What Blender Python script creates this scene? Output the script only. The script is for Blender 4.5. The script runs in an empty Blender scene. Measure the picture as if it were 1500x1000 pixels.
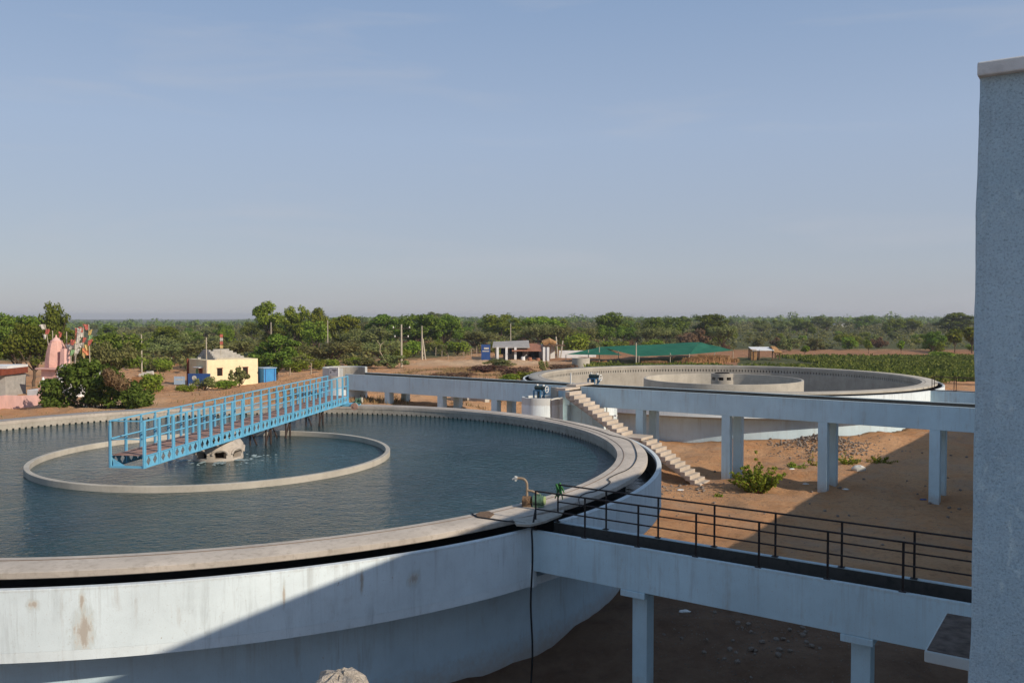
import bpy, math, random
import numpy as np
from mathutils import Vector, Matrix
R = math.radians
SC = bpy.context.scene
COL = SC.collection
rnd = random.Random(7)

# ------------------------------------------------------------------ camera, sky, sun
CZ = 8.2                       # height of the lens above the yard
FPX, PITCH = 1263.6, 0.02939   # focal length in photo pixels (1500 wide), tilt down
cam = bpy.data.cameras.new('camera'); cam_o = bpy.data.objects.new('camera', cam); COL.objects.link(cam_o)
cam.sensor_width = 36; cam.lens = FPX / 1500 * 36; cam.clip_start = .05; cam.clip_end = 9000
cam_o.location = (0, 0, CZ); cam_o.rotation_euler = (math.pi / 2 - PITCH, 0, 0)
SC.camera = cam_o

U = Vector((.8205, -.5716, 0)).normalized()     # the channels and the pump house run along U
N = Vector((.5716, .8205, 0)).normalized()      # and across along N (away from the lens)
SUN_EL = R(28.5); SUN_AZ = math.atan2(.820, -.572)
sd = Vector((math.sin(SUN_AZ) * math.cos(SUN_EL), math.cos(SUN_AZ) * math.cos(SUN_EL), math.sin(SUN_EL)))

world = bpy.data.worlds.new('World'); SC.world = world; world.use_nodes = True
wn = world.node_tree; wn.nodes.clear()
wo = wn.nodes.new('ShaderNodeOutputWorld'); bg = wn.nodes.new('ShaderNodeBackground')
sky = wn.nodes.new('ShaderNodeTexSky'); sky.sky_type = 'NISHITA'; sky.sun_disc = False
sky.sun_elevation = SUN_EL; sky.sun_rotation = SUN_AZ
sky.altitude = 0; sky.air_density = 1.0; sky.dust_density = .3; sky.ozone_density = 1.0
bg.inputs['Strength'].default_value = .12
# the dust-haze layer of the sky: pale near the horizon all round, thinning upwards
wtc = wn.nodes.new('ShaderNodeTexCoord'); wsx = wn.nodes.new('ShaderNodeSeparateXYZ'); wn.links.new(wtc.outputs['Generated'], wsx.inputs[0])
wra = wn.nodes.new('ShaderNodeValToRGB'); wn.links.new(wsx.outputs[2], wra.inputs[0]); we = wra.color_ramp.elements
while len(we) < 6: we.new(.5)
for el_, (p_, c_) in zip(we, ((0, (.355, .375, .445)), (.05, (.39, .43, .515)), (.2, (.365, .452, .61)), (.34, (.27, .378, .57)), (.65, (.215, .335, .54)), (1, (.18, .29, .49)))):
    el_.position = p_; el_.color = (*c_, 1)
wsc = wn.nodes.new('ShaderNodeVectorMath'); wsc.operation = 'SCALE'; wsc.inputs['Scale'].default_value = 1 / .12; wn.links.new(wra.outputs[0], wsc.inputs[0])
# faint cirrus wisps
wmp = wn.nodes.new('ShaderNodeMapping'); wmp.inputs['Scale'].default_value = (2.2, 2.2, 14); wmp.inputs['Rotation'].default_value = (0, .10, 0); wn.links.new(wtc.outputs['Generated'], wmp.inputs[0])
wno = wn.nodes.new('ShaderNodeTexNoise'); wno.inputs['Scale'].default_value = 1.6; wno.inputs['Detail'].default_value = 6; wno.inputs['Distortion'].default_value = .5; wn.links.new(wmp.outputs[0], wno.inputs[0])
wcr = wn.nodes.new('ShaderNodeMapRange'); wcr.inputs[1].default_value = .54; wcr.inputs[2].default_value = .74; wcr.inputs[3].default_value = 0; wcr.inputs[4].default_value = .24; wn.links.new(wno.outputs[0], wcr.inputs[0])
wmh = wn.nodes.new('ShaderNodeMix'); wmh.data_type = 'RGBA'; wmh.inputs[0].default_value = .86; wn.links.new(sky.outputs[0], wmh.inputs[6]); wn.links.new(wsc.outputs[0], wmh.inputs[7])
wmx = wn.nodes.new('ShaderNodeMix'); wmx.data_type = 'RGBA'; wmx.inputs[7].default_value = (4.4, 4.5, 4.9, 1)
wn.links.new(wcr.outputs[0], wmx.inputs[0]); wn.links.new(wmh.outputs[2], wmx.inputs[6])
wn.links.new(wmx.outputs[2], bg.inputs[0]); wn.links.new(bg.outputs[0], wo.inputs[0])

sun = bpy.data.lights.new('sun', 'SUN'); sun_o = bpy.data.objects.new('sun', sun); COL.objects.link(sun_o)
sun.energy = 4.35; sun.angle = R(.55); sun.color = (1, .89, .74)
sun_o.rotation_euler = sd.to_track_quat('Z', 'Y').to_euler(); sun_o.location = (20, -20, 40)

vs = SC.view_settings; vs.view_transform = 'Standard'; vs.look = 'None'; vs.gamma = 1; vs.use_curve_mapping = False
vs.exposure = 0.0

# ------------------------------------------------------------------ pixel -> place helpers (photo pixels, 1500x1000)
def ray(px, py):
    x = (px - 750) / FPX; y = -(py - 500) / FPX
    c, s = math.cos(PITCH), math.sin(PITCH)
    return Vector((x, c + s * y, -s + c * y))
def onz(px, py, z):            # where the sight line meets the level z
    d = ray(px, py); t = (z - CZ) / d.z
    return Vector((d.x * t, d.y * t, z))
def atd(px, py, y):            # where it is y metres out
    d = ray(px, py); t = y / d.y
    return Vector((d.x * t, y, CZ + d.z * t))

# ------------------------------------------------------------------ mesh helpers
ROOT = {}
class MB:
    def __init__(s): s.v = []; s.f = []
    def add(s, vs, fs):
        n = len(s.v); s.v += [tuple(v) for v in vs]; s.f += [tuple(i + n for i in f) for f in fs]; return s
    def box(s, c, sx, sy, sz, ux=(1, 0, 0), top=None):
        ux = Vector(ux); uy = Vector((-ux.y, ux.x, 0)); c = Vector(c); vs = []
        for k, dz in ((0, -.5), (1, .5)):
            t = 1 if not (top and k) else top
            for dx, dy in ((-.5, -.5), (.5, -.5), (.5, .5), (-.5, .5)):
                vs.append(c + ux * dx * sx * t + uy * dy * sy * t + Vector((0, 0, dz * sz)))
        return s.add(vs, [(0, 3, 2, 1), (4, 5, 6, 7), (0, 1, 5, 4), (1, 2, 6, 5), (2, 3, 7, 6), (3, 0, 4, 7)])
    def bar(s, p, q, w, h=None, up=(0, 0, 1)):
        p, q = Vector(p), Vector(q); h = h or w; d = (q - p).normalized(); up = Vector(up)
        if abs(d.dot(up)) > .99: up = Vector((U.x, U.y, 0))
        a = d.cross(up).normalized(); b = a.cross(d)
        vs = [e + a * i * w / 2 + b * j * h / 2 for e in (p, q) for i, j in ((-1, -1), (1, -1), (1, 1), (-1, 1))]
        return s.add(vs, [(0, 3, 2, 1), (4, 5, 6, 7), (0, 1, 5, 4), (1, 2, 6, 5), (2, 3, 7, 6), (3, 0, 4, 7)])
    def tube(s, pts, r, n=8, r1=None, cap=True):
        pts = [Vector(p) for p in pts]; m = len(pts); vs = []; fs = []; prev = None
        for i, p in enumerate(pts):
            d = (pts[min(i + 1, m - 1)] - pts[max(i - 1, 0)]).normalized()
            if prev is None:
                a = d.cross(Vector((0, 0, 1)));  a = a if a.length > .05 else d.cross(Vector((1, 0, 0)))
            else: a = prev - d * prev.dot(d)
            a = a.normalized(); prev = a; b = d.cross(a)
            rr = r if r1 is None else r + (r1 - r) * i / (m - 1)
            vs += [p + (a * math.cos(t) + b * math.sin(t)) * rr for t in (2 * math.pi * k / n for k in range(n))]
        for i in range(m - 1):
            for k in range(n):
                fs.append((i * n + k, i * n + (k + 1) % n, (i + 1) * n + (k + 1) % n, (i + 1) * n + k))
        if cap: fs += [tuple(range(n))[::-1], tuple((m - 1) * n + k for k in range(n))]
        return s.add(vs, fs)
    def lathe(s, prof, c, n=180, a0=0, a1=360):       # closed profile [(r, z)] counter-clockwise, swept round c
        full = abs(a1 - a0) >= 359.99; m = n if full else n + 1; k = len(prof); vs = []; fs = []
        for i in range(m):
            a = R(a0 + (a1 - a0) * i / n); ca, sa = math.cos(a), math.sin(a)
            vs += [(c[0] + r * ca, c[1] + r * sa, z) for r, z in prof]
        for i in range(n):
            j = (i + 1) % m
            for t in range(k):
                u = (t + 1) % k
                fs.append((i * k + t, j * k + t, j * k + u, i * k + u))
        if not full: fs += [tuple(range(k)), tuple((m - 1) * k + t for t in range(k))[::-1]]
        return s.add(vs, fs)
    def disc(s, c, r, z, n=96, up=True):
        vs = [(c[0] + r * math.cos(2 * math.pi * i / n), c[1] + r * math.sin(2 * math.pi * i / n), z) for i in range(n)]
        return s.add(vs, [tuple(range(n)) if up else tuple(range(n))[::-1]])
    def cyl(s, c, r, z0, z1, n=32, r1=None):
        r1 = r if r1 is None else r1; vs = []
        for z, q in ((z0, r), (z1, r1)):
            vs += [(c[0] + q * math.cos(2 * math.pi * i / n), c[1] + q * math.sin(2 * math.pi * i / n), z) for i in range(n)]
        fs = [(i, (i + 1) % n, n + (i + 1) % n, n + i) for i in range(n)] + [tuple(range(n))[::-1], tuple(range(n, 2 * n))]
        return s.add(vs, fs)
    def plate(s, pts, faces, o, ex, ez, th):          # flat cut-out with holes: 2-D points, faces, given thickness
        o, ex, ez = Vector(o), Vector(ex), Vector(ez); nn = ex.cross(ez).normalized(); k = len(pts)
        vs = [o + ex * a + ez * b + nn * th / 2 for a, b in pts] + [o + ex * a + ez * b - nn * th / 2 for a, b in pts]
        fs = [tuple(f) for f in faces] + [tuple(i + k for i in f[::-1]) for f in faces]
        ed = {}
        for f in faces:
            for i in range(len(f)): ed[(f[i], f[(i + 1) % len(f)])] = 1
        for (a, b) in ed:
            if (b, a) not in ed: fs.append((a, a + k, b + k, b))
        return s.add(vs, fs)
    def build(s, name, m, parent=None, smooth=False, bevel=0):
        me = bpy.data.meshes.new(name); vs = s.v
        if parent is not None and parent in ROOT:
            inv = ROOT[parent]; vs = [tuple(inv @ Vector(v)) for v in vs]
        me.from_pydata(vs, [], s.f); me.materials.append(MAT[m])
        o = bpy.data.objects.new(name, me); COL.objects.link(o)
        if parent is not None:
            o.parent = parent
            if parent in ROOT: ROOT[o] = ROOT[parent]
        if smooth:
            me.polygons.foreach_set('use_smooth', [True] * len(me.polygons))
            me.set_sharp_from_angle(angle=R(38))
        if bevel:
            b = o.modifiers.new('bevel', 'BEVEL'); b.width = bevel; b.segments = 2; b.limit_method = 'ANGLE'; b.angle_limit = R(50)
        return o
def tag(o, label=None, cat=None, group=None, kind=None):
    if label: o['label'] = label
    if cat: o['category'] = cat
    if group: o['group'] = group
    if kind: o['kind'] = kind
    return o
def thing(name, label, cat, loc, rz=0, group=None):
    o = bpy.data.objects.new(name, None); COL.objects.link(o); o.empty_display_size = .3
    o.location = loc; o.rotation_euler = (0, 0, rz)
    ROOT[o] = (Matrix.Translation(Vector(loc)) @ Matrix.Rotation(rz, 4, 'Z')).inverted()
    return tag(o, label, cat, group)
def clone(o, parent=None):
    c = o.copy(); COL.objects.link(c); c.parent = parent
    for ch in o.children: clone(ch, c)
    return c
def mesh_np(name, V, F, m):
    V = np.asarray(V, np.float32); F = np.asarray(F, np.int32); k = F.shape[1]
    me = bpy.data.meshes.new(name)
    me.vertices.add(len(V)); me.vertices.foreach_set('co', V.ravel())
    me.loops.add(F.size); me.loops.foreach_set('vertex_index', F.ravel())
    me.polygons.add(len(F)); me.polygons.foreach_set('loop_start', np.arange(0, F.size, k, dtype=np.int32))
    me.update(calc_edges=True); me.validate(); me.materials.append(MAT[m])
    return me
def hashn(ix, iy, seed):
    h = np.sin(ix * 127.1 + iy * 311.7 + seed * 74.7) * 43758.5453
    return h - np.floor(h)
def vnoise(x, y, seed=0):
    ix, iy = np.floor(x), np.floor(y); fx, fy = x - ix, y - iy
    fx = fx * fx * (3 - 2 * fx); fy = fy * fy * (3 - 2 * fy)
    a, b, c, d = hashn(ix, iy, seed), hashn(ix + 1, iy, seed), hashn(ix, iy + 1, seed), hashn(ix + 1, iy + 1, seed)
    return (a * (1 - fx) + b * fx) * (1 - fy) + (c * (1 - fx) + d * fx) * fy
def fbm(x, y, seed=0, o=4):
    t = 0; amp = .5
    for k in range(o): t = t + amp * vnoise(x * 2 ** k, y * 2 ** k, seed + k); amp *= .5
    return t

# ------------------------------------------------------------------ materials
MAT = {}
class NT:
    def __init__(s, name):
        m = bpy.data.materials.new(name); m.use_nodes = True; MAT[name] = m
        s.t = m.node_tree; s.p = s.t.nodes['Principled BSDF']; s.out = s.t.nodes['Material Output']
        s.tc = s.t.nodes.new('ShaderNodeTexCoord'); s.m = m
    def l(s, a, b): s.t.links.new(a, b)
    def map(s, sc):
        n = s.t.nodes.new('ShaderNodeMapping'); n.inputs['Scale'].default_value = sc
        s.l(s.tc.outputs['Object'], n.inputs[0]); return n.outputs[0]
    def noise(s, scale, detail=5, rough=.6, vec=None, dist=0):
        n = s.t.nodes.new('ShaderNodeTexNoise'); n.inputs['Scale'].default_value = scale
        n.inputs['Detail'].default_value = detail; n.inputs['Roughness'].default_value = rough
        n.inputs['Distortion'].default_value = dist
        s.l(vec or s.tc.outputs['Object'], n.inputs['Vector']); return n.outputs['Fac']
    def ramp(s, fac, stops):
        n = s.t.nodes.new('ShaderNodeValToRGB'); e = n.color_ramp.elements
        while len(e) < len(stops): e.new(.5)
        for el, (p, c) in zip(e, stops):
            el.position = p; el.color = (*c, 1) if len(c) == 3 else c
        s.l(fac, n.inputs[0]); return n.outputs[0]
    def mask(s, fac, a, b):
        n = s.t.nodes.new('ShaderNodeMapRange'); n.inputs[1].default_value = a; n.inputs[2].default_value = b
        s.l(fac, n.inputs[0]); return n.outputs[0]
    def mix(s, fac, a, b, mode='MIX'):
        n = s.t.nodes.new('ShaderNodeMix'); n.data_type = 'RGBA'; n.blend_type = mode
        for sock, v in ((n.inputs[0], fac), (n.inputs[6], a), (n.inputs[7], b)):
            if isinstance(v, (int, float)): sock.default_value = v
            elif isinstance(v, tuple): sock.default_value = (*v, 1)
            else: s.l(v, sock)
        return n.outputs[2]
    def math(s, op, a, b=0):
        n = s.t.nodes.new('ShaderNodeMath'); n.operation = op
        for sock, v in ((n.inputs[0], a), (n.inputs[1], b)):
            if isinstance(v, (int, float)): sock.default_value = v
            else: s.l(v, sock)
        return n.outputs[0]
    def bump(s, h, strength=.4, dist=.02, prev=None):
        n = s.t.nodes.new('ShaderNodeBump'); n.inputs['Strength'].default_value = strength
        n.inputs['Distance'].default_value = dist; s.l(h, n.inputs['Height'])
        if prev: s.l(prev, n.inputs['Normal'])
        s.l(n.outputs[0], s.p.inputs['Normal']); return n.outputs[0]
    def fin(s, col, rough=.85, spec=.25, metal=0):
        if isinstance(col, tuple): s.p.inputs['Base Color'].default_value = (*col, 1)
        else: s.l(col, s.p.inputs['Base Color'])
        s.p.inputs['Roughness'].default_value = rough; s.p.inputs['Specular IOR Level'].default_value = spec
        s.p.inputs['Metallic'].default_value = metal; return s
def plain(name, c, var=.25, scale=6, rough=.8, spec=.25, metal=0, bump=.2, bs=30, bd=.01):
    t = NT(name); n = t.noise(scale)
    d = tuple(x * (1 - var) for x in c); h = tuple(min(1, x * (1 + var)) for x in c)
    t.fin(t.ramp(n, [(.3, d), (.7, h)]), rough, spec, metal)
    if bump: t.bump(t.noise(bs, 4), bump, bd)
    return t
def concrete(name, c, dirt=(.16, .13, .10), amt=.5, streak=.35, bs=25):
    t = NT(name); n1 = t.noise(.9, 6); n2 = t.noise(9, 5)
    col = t.ramp(n1, [(.3, tuple(x * .8 for x in c)), (.7, tuple(min(1, x * 1.12) for x in c))])
    col = t.mix(t.math('MULTIPLY', t.mask(n2, .52, .75), amt), col, dirt)
    st = t.noise(1.0, 4, .6, t.map((5, 5, .35)))
    col = t.mix(t.math('MULTIPLY', t.mask(st, .55, .75), streak), col, dirt)
    t.fin(col, .9, .2); t.bump(t.noise(bs, 6, .7), .35, .012); return t
def paint(name, c, streak=.5, chips=.0, bs=40, bump=.3, bd=.008, top=None):
    t = NT(name)
    n1 = t.noise(.55, 5); n2 = t.noise(3.2, 6, .65)
    col = t.ramp(n1, [(.28, tuple(x * .84 for x in c)), (.72, tuple(min(1, x * 1.07) for x in c))])
    col = t.mix(t.math('MULTIPLY', t.mask(n2, .5, .8), .3), col, tuple(x * .72 for x in c))
    st = t.noise(1.0, 7, .7, t.map((3.1, 3.1, .42)), .35)
    br = t.noise(.8, 5, .65)
    s1 = t.math('MULTIPLY', t.mask(st, .56, .74), t.mask(br, .45, .70))
    col = t.mix(t.math('MULTIPLY', s1, streak), col, (.36, .30, .23))
    st2 = t.noise(1.0, 6, .7, t.map((6, 6, .5)), .3)
    col = t.mix(t.math('MULTIPLY', t.math('MULTIPLY', t.mask(st2, .52, .74), t.mask(t.noise(.5, 4), .42, .66)), streak * .7), col, (.32, .34, .33))
    sp = t.noise(38, 3, .5)
    col = t.mix(t.math('MULTIPLY', t.mask(sp, .64, .70), .35), col, (.38, .33, .27))
    sx_ = t.t.nodes.new('ShaderNodeSeparateXYZ'); t.l(t.tc.outputs['Object'], sx_.inputs[0])
    if top:      # dirty run-off from the upper edge, uneven in length
        cn = t.noise(1.0, 6, .75, t.map((3.4, 3.4, .12)), .2)
        fall = t.mask(t.math('ADD', sx_.outputs[2], t.math('MULTIPLY', t.noise(1.0, 3, .6, t.map((2.2, 2.2, .3))), .8)), top - .75, top + .45)
        col = t.mix(t.math('MULTIPLY', t.math('MULTIPLY', t.mask(cn, .53, .70), fall), .5), col, (.30, .285, .25))
        edge = t.mask(t.math('ADD', sx_.outputs[2], t.math('MULTIPLY', t.noise(9, 6, .8), .16)), top + .02, top + .10)
        col = t.mix(t.math('MULTIPLY', edge, .45), col, (.36, .30, .235))
    spl = t.mask(t.math('ADD', sx_.outputs[2], t.math('MULTIPLY', t.noise(5, 6, .75), .9)), 1.05, .45)
    col = t.mix(t.math('MULTIPLY', spl, .6), col, (.40, .27, .17))
    if chips:
        ch = t.noise(2.6, 8, .75)
        col = t.mix(t.math('MULTIPLY', t.mask(ch, .69, .705), chips), col, (.36, .26, .18))
    t.fin(col, .85, .2); t.bump(t.noise(bs, 6, .65), bump, bd); return t

paint('blue_wash', (.74, .80, .805), 1.0, .9, top=3.41)
paint('blue_wash_stained', (.72, .795, .81), 1.0, 1.0, top=3.41)
paint('blue_wash_shaded', (.55, .68, .74), 1.0, .6, top=1.9)  # bluer wash for the lower wall, darkened to carry shade under the launder
paint('blue_wash_bounce', (.70, .76, .78), .8, .3)  # pale wash for unseen pump house faces, to bounce light
paint('blue_wash_beam', (.54, .70, .76), .9, .4, top=4.35)
paint('blue_wash_outlet', (.54, .70, .755), 1.0, .6, top=3.40)
concrete('concrete', (.47, .41, .345), (.22, .18, .14), .55, .4)
concrete('concrete_grey', (.40, .36, .30), (.15, .12, .09), .55, .5)
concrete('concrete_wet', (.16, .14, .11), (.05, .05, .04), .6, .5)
concrete('concrete_clean', (.46, .415, .345), (.25, .21, .16), .35, .25)  # concrete with less dirt and fainter streaks
concrete('tank_inside', (.37, .33, .275), (.22, .18, .14), .35, .4)
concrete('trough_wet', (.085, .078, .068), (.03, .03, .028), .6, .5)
plain('launder_black', (.014, .014, .013), .4, 3, .6, .4, bump=.3)  # near-black facing of the launder walls
concrete('step_concrete', (.50, .42, .34), (.28, .21, .15), .4, .15)
t = NT('bridge_blue'); n = t.noise(3); col = t.ramp(n, [(.3, (.12, .37, .53)), (.7, (.17, .45, .62))])
col = t.mix(t.math('MULTIPLY', t.mask(t.noise(9, 7, .75), .60, .70), .55), col, (.30, .24, .19)); col = t.mix(t.math('MULTIPLY', t.mask(t.noise(1.0, 5, .7, t.map((14, 14, 2))), .6, .75), .35), col, (.36, .42, .44))
t.fin(col, .6, .3); t.bump(t.noise(30, 4), .15, .005)
plain('deck_rust', (.34, .20, .155), .22, 5, .8, .2, bump=.2)
plain('rust_dark', (.05, .033, .026), .3, 14, .8, .3, bump=.2)
plain('rail_iron', (.030, .022, .019), .4, 20, .75, .3, bump=.2)
plain('rail_brown', (.085, .04, .032), .3, 20, .75, .3)
plain('track_iron', (.22, .155, .11), .3, 9, .7, .3)
plain('valve_blue', (.05, .16, .27), .3, 8, .5, .4, bump=.1)
plain('valve_dark', (.03, .05, .045), .3, 8, .5, .4, bump=.1)
plain('white_paint', (.74, .72, .67), .10, 7, .75, .2, bump=.1)
plain('dark_ink', (.08, .08, .09), .1, 5, .8, .1, bump=0)
plain('motor_green', (.09, .15, .095), .4, 15, .5, .4, bump=.1)
plain('motor_lime', (.32, .40, .16), .3, 12, .6, .3, bump=.1)
plain('rusty_pipe', (.30, .22, .15), .3, 20, .8, .25)
plain('pump_iron', (.17, .105, .06), .45, 16, .8, .25)
plain('rag_green', (.05, .17, .055), .4, 14, .9, .1)
plain('rubber', (.014, .014, .015), .2, 9, .6, .3)
plain('cream_wall', (.82, .67, .42), .1, 2.2, .9, .15, bump=.3, bs=15)
plain('grey_roof', (.36, .34, .31), .2, 2.5, .9, .15)
plain('dark_void', (.025, .018, .015), .2, 3, .9, .1, bump=0)
plain('red_trim', (.20, .055, .03), .2, 3, .8, .2)
plain('pink_wall', (.70, .42, .36), .12, 1.4, .9, .15)
plain('pink_temple', (.66, .38, .31), .2, 1.2, .9, .15, bump=.4, bs=5, bd=.05)
plain('sky_blue_sheet', (.05, .25, .52), .15, 2, .6, .3)
plain('navy_board', (.025, .07, .22), .15, 2, .6, .3)
plain('pale_board', (.33, .42, .52), .2, 4, .7, .2)
plain('white_wash', (.70, .69, .67), .13, 1.3, .9, .15)
plain('tin_roof', (.37, .33, .285), .25, 1.5, .7, .3)
plain('tile_roof', (.33, .145, .085), .3, 2.4, .85, .2)
plain('thatch', (.36, .20, .09), .45, 3, .95, .1, bump=.8, bs=9, bd=.06)
plain('cart_wood', (.15, .085, .05), .3, 5, .9, .1)
plain('sack', (.62, .60, .54), .15, 6, .8, .2)
plain('pole_cement', (.46, .40, .31), .15, 3, .9, .15)
plain('bark', (.12, .085, .06), .35, 5, .95, .1, bump=.6, bs=12, bd=.03)
plain('pale_bark', (.40, .32, .23), .3, 5, .95, .1)
plain('flag_red', (.42, .12, .09), .3, 5, .9, .1, bump=0)
plain('flag_yellow', (.52, .38, .15), .3, 5, .9, .1, bump=0)
plain('flag_white', (.52, .48, .42), .2, 5, .9, .1, bump=0)
plain('flag_green', (.20, .33, .16), .3, 5, .9, .1, bump=0)
plain('flag_orange', (.60, .24, .12), .3, 5, .9, .1, bump=0)
plain('rough_cement', (.50, .43, .35), .35, 60, .95, .1, bump=1, bs=120, bd=.02)
plain('shade_top', (.12, .095, .08), .4, 9, .95, .1, bump=.5, bs=40)
plain('stone', (.25, .20, .16), .35, 3, .95, .1, bump=.5, bs=10, bd=.03)
plain('dry_twig', (.33, .17, .08), .3, 5, .95, .1)

# one old leak on the water tank's skirt (its own place and shape), with a pale lime rim
m_ = MAT['blue_wash_stained']; nt_ = m_.node_tree; pb_ = nt_.nodes['Principled BSDF']; old = pb_.inputs['Base Color'].links[0].from_socket
T_ = NT.__new__(NT); T_.t = nt_; T_.p = pb_; T_.m = m_; T_.tc = [n for n in nt_.nodes if n.type == 'TEX_COORD'][0]
def leak(col, px, py, w, h):
    dd = ray(px, py); A = dd.x ** 2 + dd.y ** 2; B = -2 * (dd.x * -10.33 + dd.y * 30.23); Cc = 10.33 ** 2 + 30.23 ** 2 - 15.36 ** 2
    tt = (-B - math.sqrt(B * B - 4 * A * Cc)) / (2 * A); P = Vector((dd.x * tt + 10.33, dd.y * tt - 30.23, CZ + dd.z * tt))
    mp = nt_.nodes.new('ShaderNodeVectorMath'); mp.operation = 'SUBTRACT'; T_.l(T_.tc.outputs['Object'], mp.inputs[0]); mp.inputs[1].default_value = P
    sc = nt_.nodes.new('ShaderNodeVectorMath'); sc.operation = 'MULTIPLY'; T_.l(mp.outputs[0], sc.inputs[0]); sc.inputs[1].default_value = (1 / w, 1 / w, 1 / h)
    ln = nt_.nodes.new('ShaderNodeVectorMath'); ln.operation = 'LENGTH'; T_.l(sc.outputs[0], ln.inputs[0])
    dist = T_.math('ADD', ln.outputs['Value'], T_.math('MULTIPLY', T_.math('SUBTRACT', T_.noise(7, 8, .8, T_.map((1, 1, .35))), .5), 3.2))
    col = T_.mix(T_.math('MULTIPLY', T_.mask(dist, 1.5, .9), .5), col, (.47, .49, .45))
    col = T_.mix(T_.math('MULTIPLY', T_.mask(dist, .95, .75), .45), col, (.70, .67, .60))
    return T_.mix(T_.math('MULTIPLY', T_.mask(dist, .80, .45), .8), col, (.42, .355, .29))
for a_ in ((123, 925, .17, .42), (120, 880, .05, .22), (50, 885, .10, .09), (348, 838, .17, .045), (530, 850, .035, .20), (416, 870, .03, .22), (607, 846, .12, .16)): old = leak(old, *a_)
T_.l(old, pb_.inputs['Base Color'])
# rough wet-dash plaster on the pump house
t = NT('blue_plaster')
n1 = t.noise(1.4, 5); n2 = t.noise(85, 6, .75); n3 = t.noise(30, 8, .75); n4 = t.noise(4, 7, .7)
col = t.ramp(n1, [(.3, (.44, .60, .68)), (.7, (.54, .69, .76))])
col = t.mix(t.math('MULTIPLY', t.mask(n4, .5, .74), .35), col, (.28, .36, .42))
col = t.mix(t.math('MULTIPLY', t.mask(n2, .52, .60), .6), col, (.62, .77, .82))  # pale flecks paint grains catching the grazing sun
col = t.mix(t.math('MULTIPLY', t.mask(n2, .47, .39), .55), col, (.17, .26, .32))  # dark flecks paint the shaded sides of the grains
run = t.noise(1.0, 6, .7, t.map((7, 7, .35)), .3)
col = t.mix(t.math('MULTIPLY', t.mask(run, .55, .72), .3), col, (.24, .30, .34))
t.fin(col, .8, .3)
b = t.bump(n3, .7, .012); b = t.bump(n2, 1.0, .012, b)
# coping of the pump house: bare cement
concrete('cap_cement', (.66, .65, .62), (.30, .30, .29), .7, .0, 70)

# water
t = NT('water')
t.p.inputs['Base Color'].default_value = (.010, .036, .046, 1)
t.p.inputs['Roughness'].default_value = .06; t.p.inputs['IOR'].default_value = 1.33
t.p.inputs['Specular IOR Level'].default_value = .5
w1 = t.noise(1.0, 3, .55, t.map((1.5, 2.2, 1)), .4); w2 = t.noise(1.0, 4, .6, t.map((5.4, 7.6, 1)), .7); w3 = t.noise(.22, 3)
calm = t.mask(t.noise(.16, 4, .6), .36, .60)
b = t.bump(w1, .5, .14); b2 = t.bump(w2, .8, .075, b)
bn = b2.node; t.l(t.math('ADD', t.math('MULTIPLY', calm, .5), .55), bn.inputs['Strength'])
t.p.inputs['Specular IOR Level'].default_value = .42
t.l(t.ramp(w3, [(.35, (.004, .030, .038)), (.7, (.008, .046, .050))]), t.p.inputs['Base Color'])
t = NT('launder_water'); t.fin((.012, .016, .014), .15, .4); t.bump(t.noise(3, 3), .4, .05)
t = NT('foam'); t.fin((.24, .30, .31), .7, .3); t.bump(t.noise(25, 4), .5, .02)

# soil: colours by ground sheet region, one of them painted shade, broken by noise
t = NT('soil')
at = t.t.nodes.new('ShaderNodeVertexColor'); at.layer_name = 'region'
sep = t.t.nodes.new('ShaderNodeSeparateColor'); t.l(at.outputs['Color'], sep.inputs[0])
na, nb, nc, nd = t.noise(.11, 6, .62), t.noise(.9, 7, .7), t.noise(6, 6, .7), t.noise(.35, 6, .65)
base = t.ramp(na, [(.32, (.48, .215, .092)), (.52, (.57, .285, .128)), (.7, (.62, .355, .182))])
base = t.mix(t.mask(nb, .35, .72), base, (.58, .345, .19))
base = t.mix(t.math('MULTIPLY', t.mask(nc, .50, .70), .6), base, (.30, .15, .075))
gp_ = t.noise(.24, 7, .7); base = t.mix(t.math('MULTIPLY', t.mask(gp_, .52, .66), .6), base, (.40, .29, .205))
base = t.mix(t.math('MULTIPLY', t.mask(t.noise(1.7, 8, .75), .56, .66), .5), base, (.25, .15, .09))
red = t.ramp(nb, [(.3, (.30, .145, .075)), (.7, (.42, .215, .11))])
grn = t.ramp(nd, [(.3, (.07, .085, .03)), (.55, (.10, .10, .042)), (.75, (.19, .13, .07))])
pale = t.ramp(nb, [(.3, (.54, .34, .195)), (.7, (.66, .45, .27))])
dark = t.ramp(nb, [(.3, (.13, .082, .055)), (.7, (.26, .165, .11))])  # soil tone darkened for the shaded yard
col = t.mix(t.mask(t.math('ADD', sep.outputs[0], t.math('MULTIPLY', t.math('SUBTRACT', nd, .5), .8)), .35, .65), base, red)
col = t.mix(t.mask(t.math('ADD', sep.outputs[1], t.math('MULTIPLY', t.math('SUBTRACT', nd, .5), .9)), .3, .7), col, grn)
col = t.mix(t.mask(t.math('ADD', sep.outputs[2], t.math('MULTIPLY', t.math('SUBTRACT', nd, .5), .7)), .3, .7), col, pale)
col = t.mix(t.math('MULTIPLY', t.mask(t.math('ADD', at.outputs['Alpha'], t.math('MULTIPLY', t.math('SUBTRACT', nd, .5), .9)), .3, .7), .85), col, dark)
t.fin(col, .95, .1)
b = t.bump(t.noise(3.5, 8, .75), .8, .16); b = t.bump(t.noise(28, 6, .7), .6, .03, b)

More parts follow.
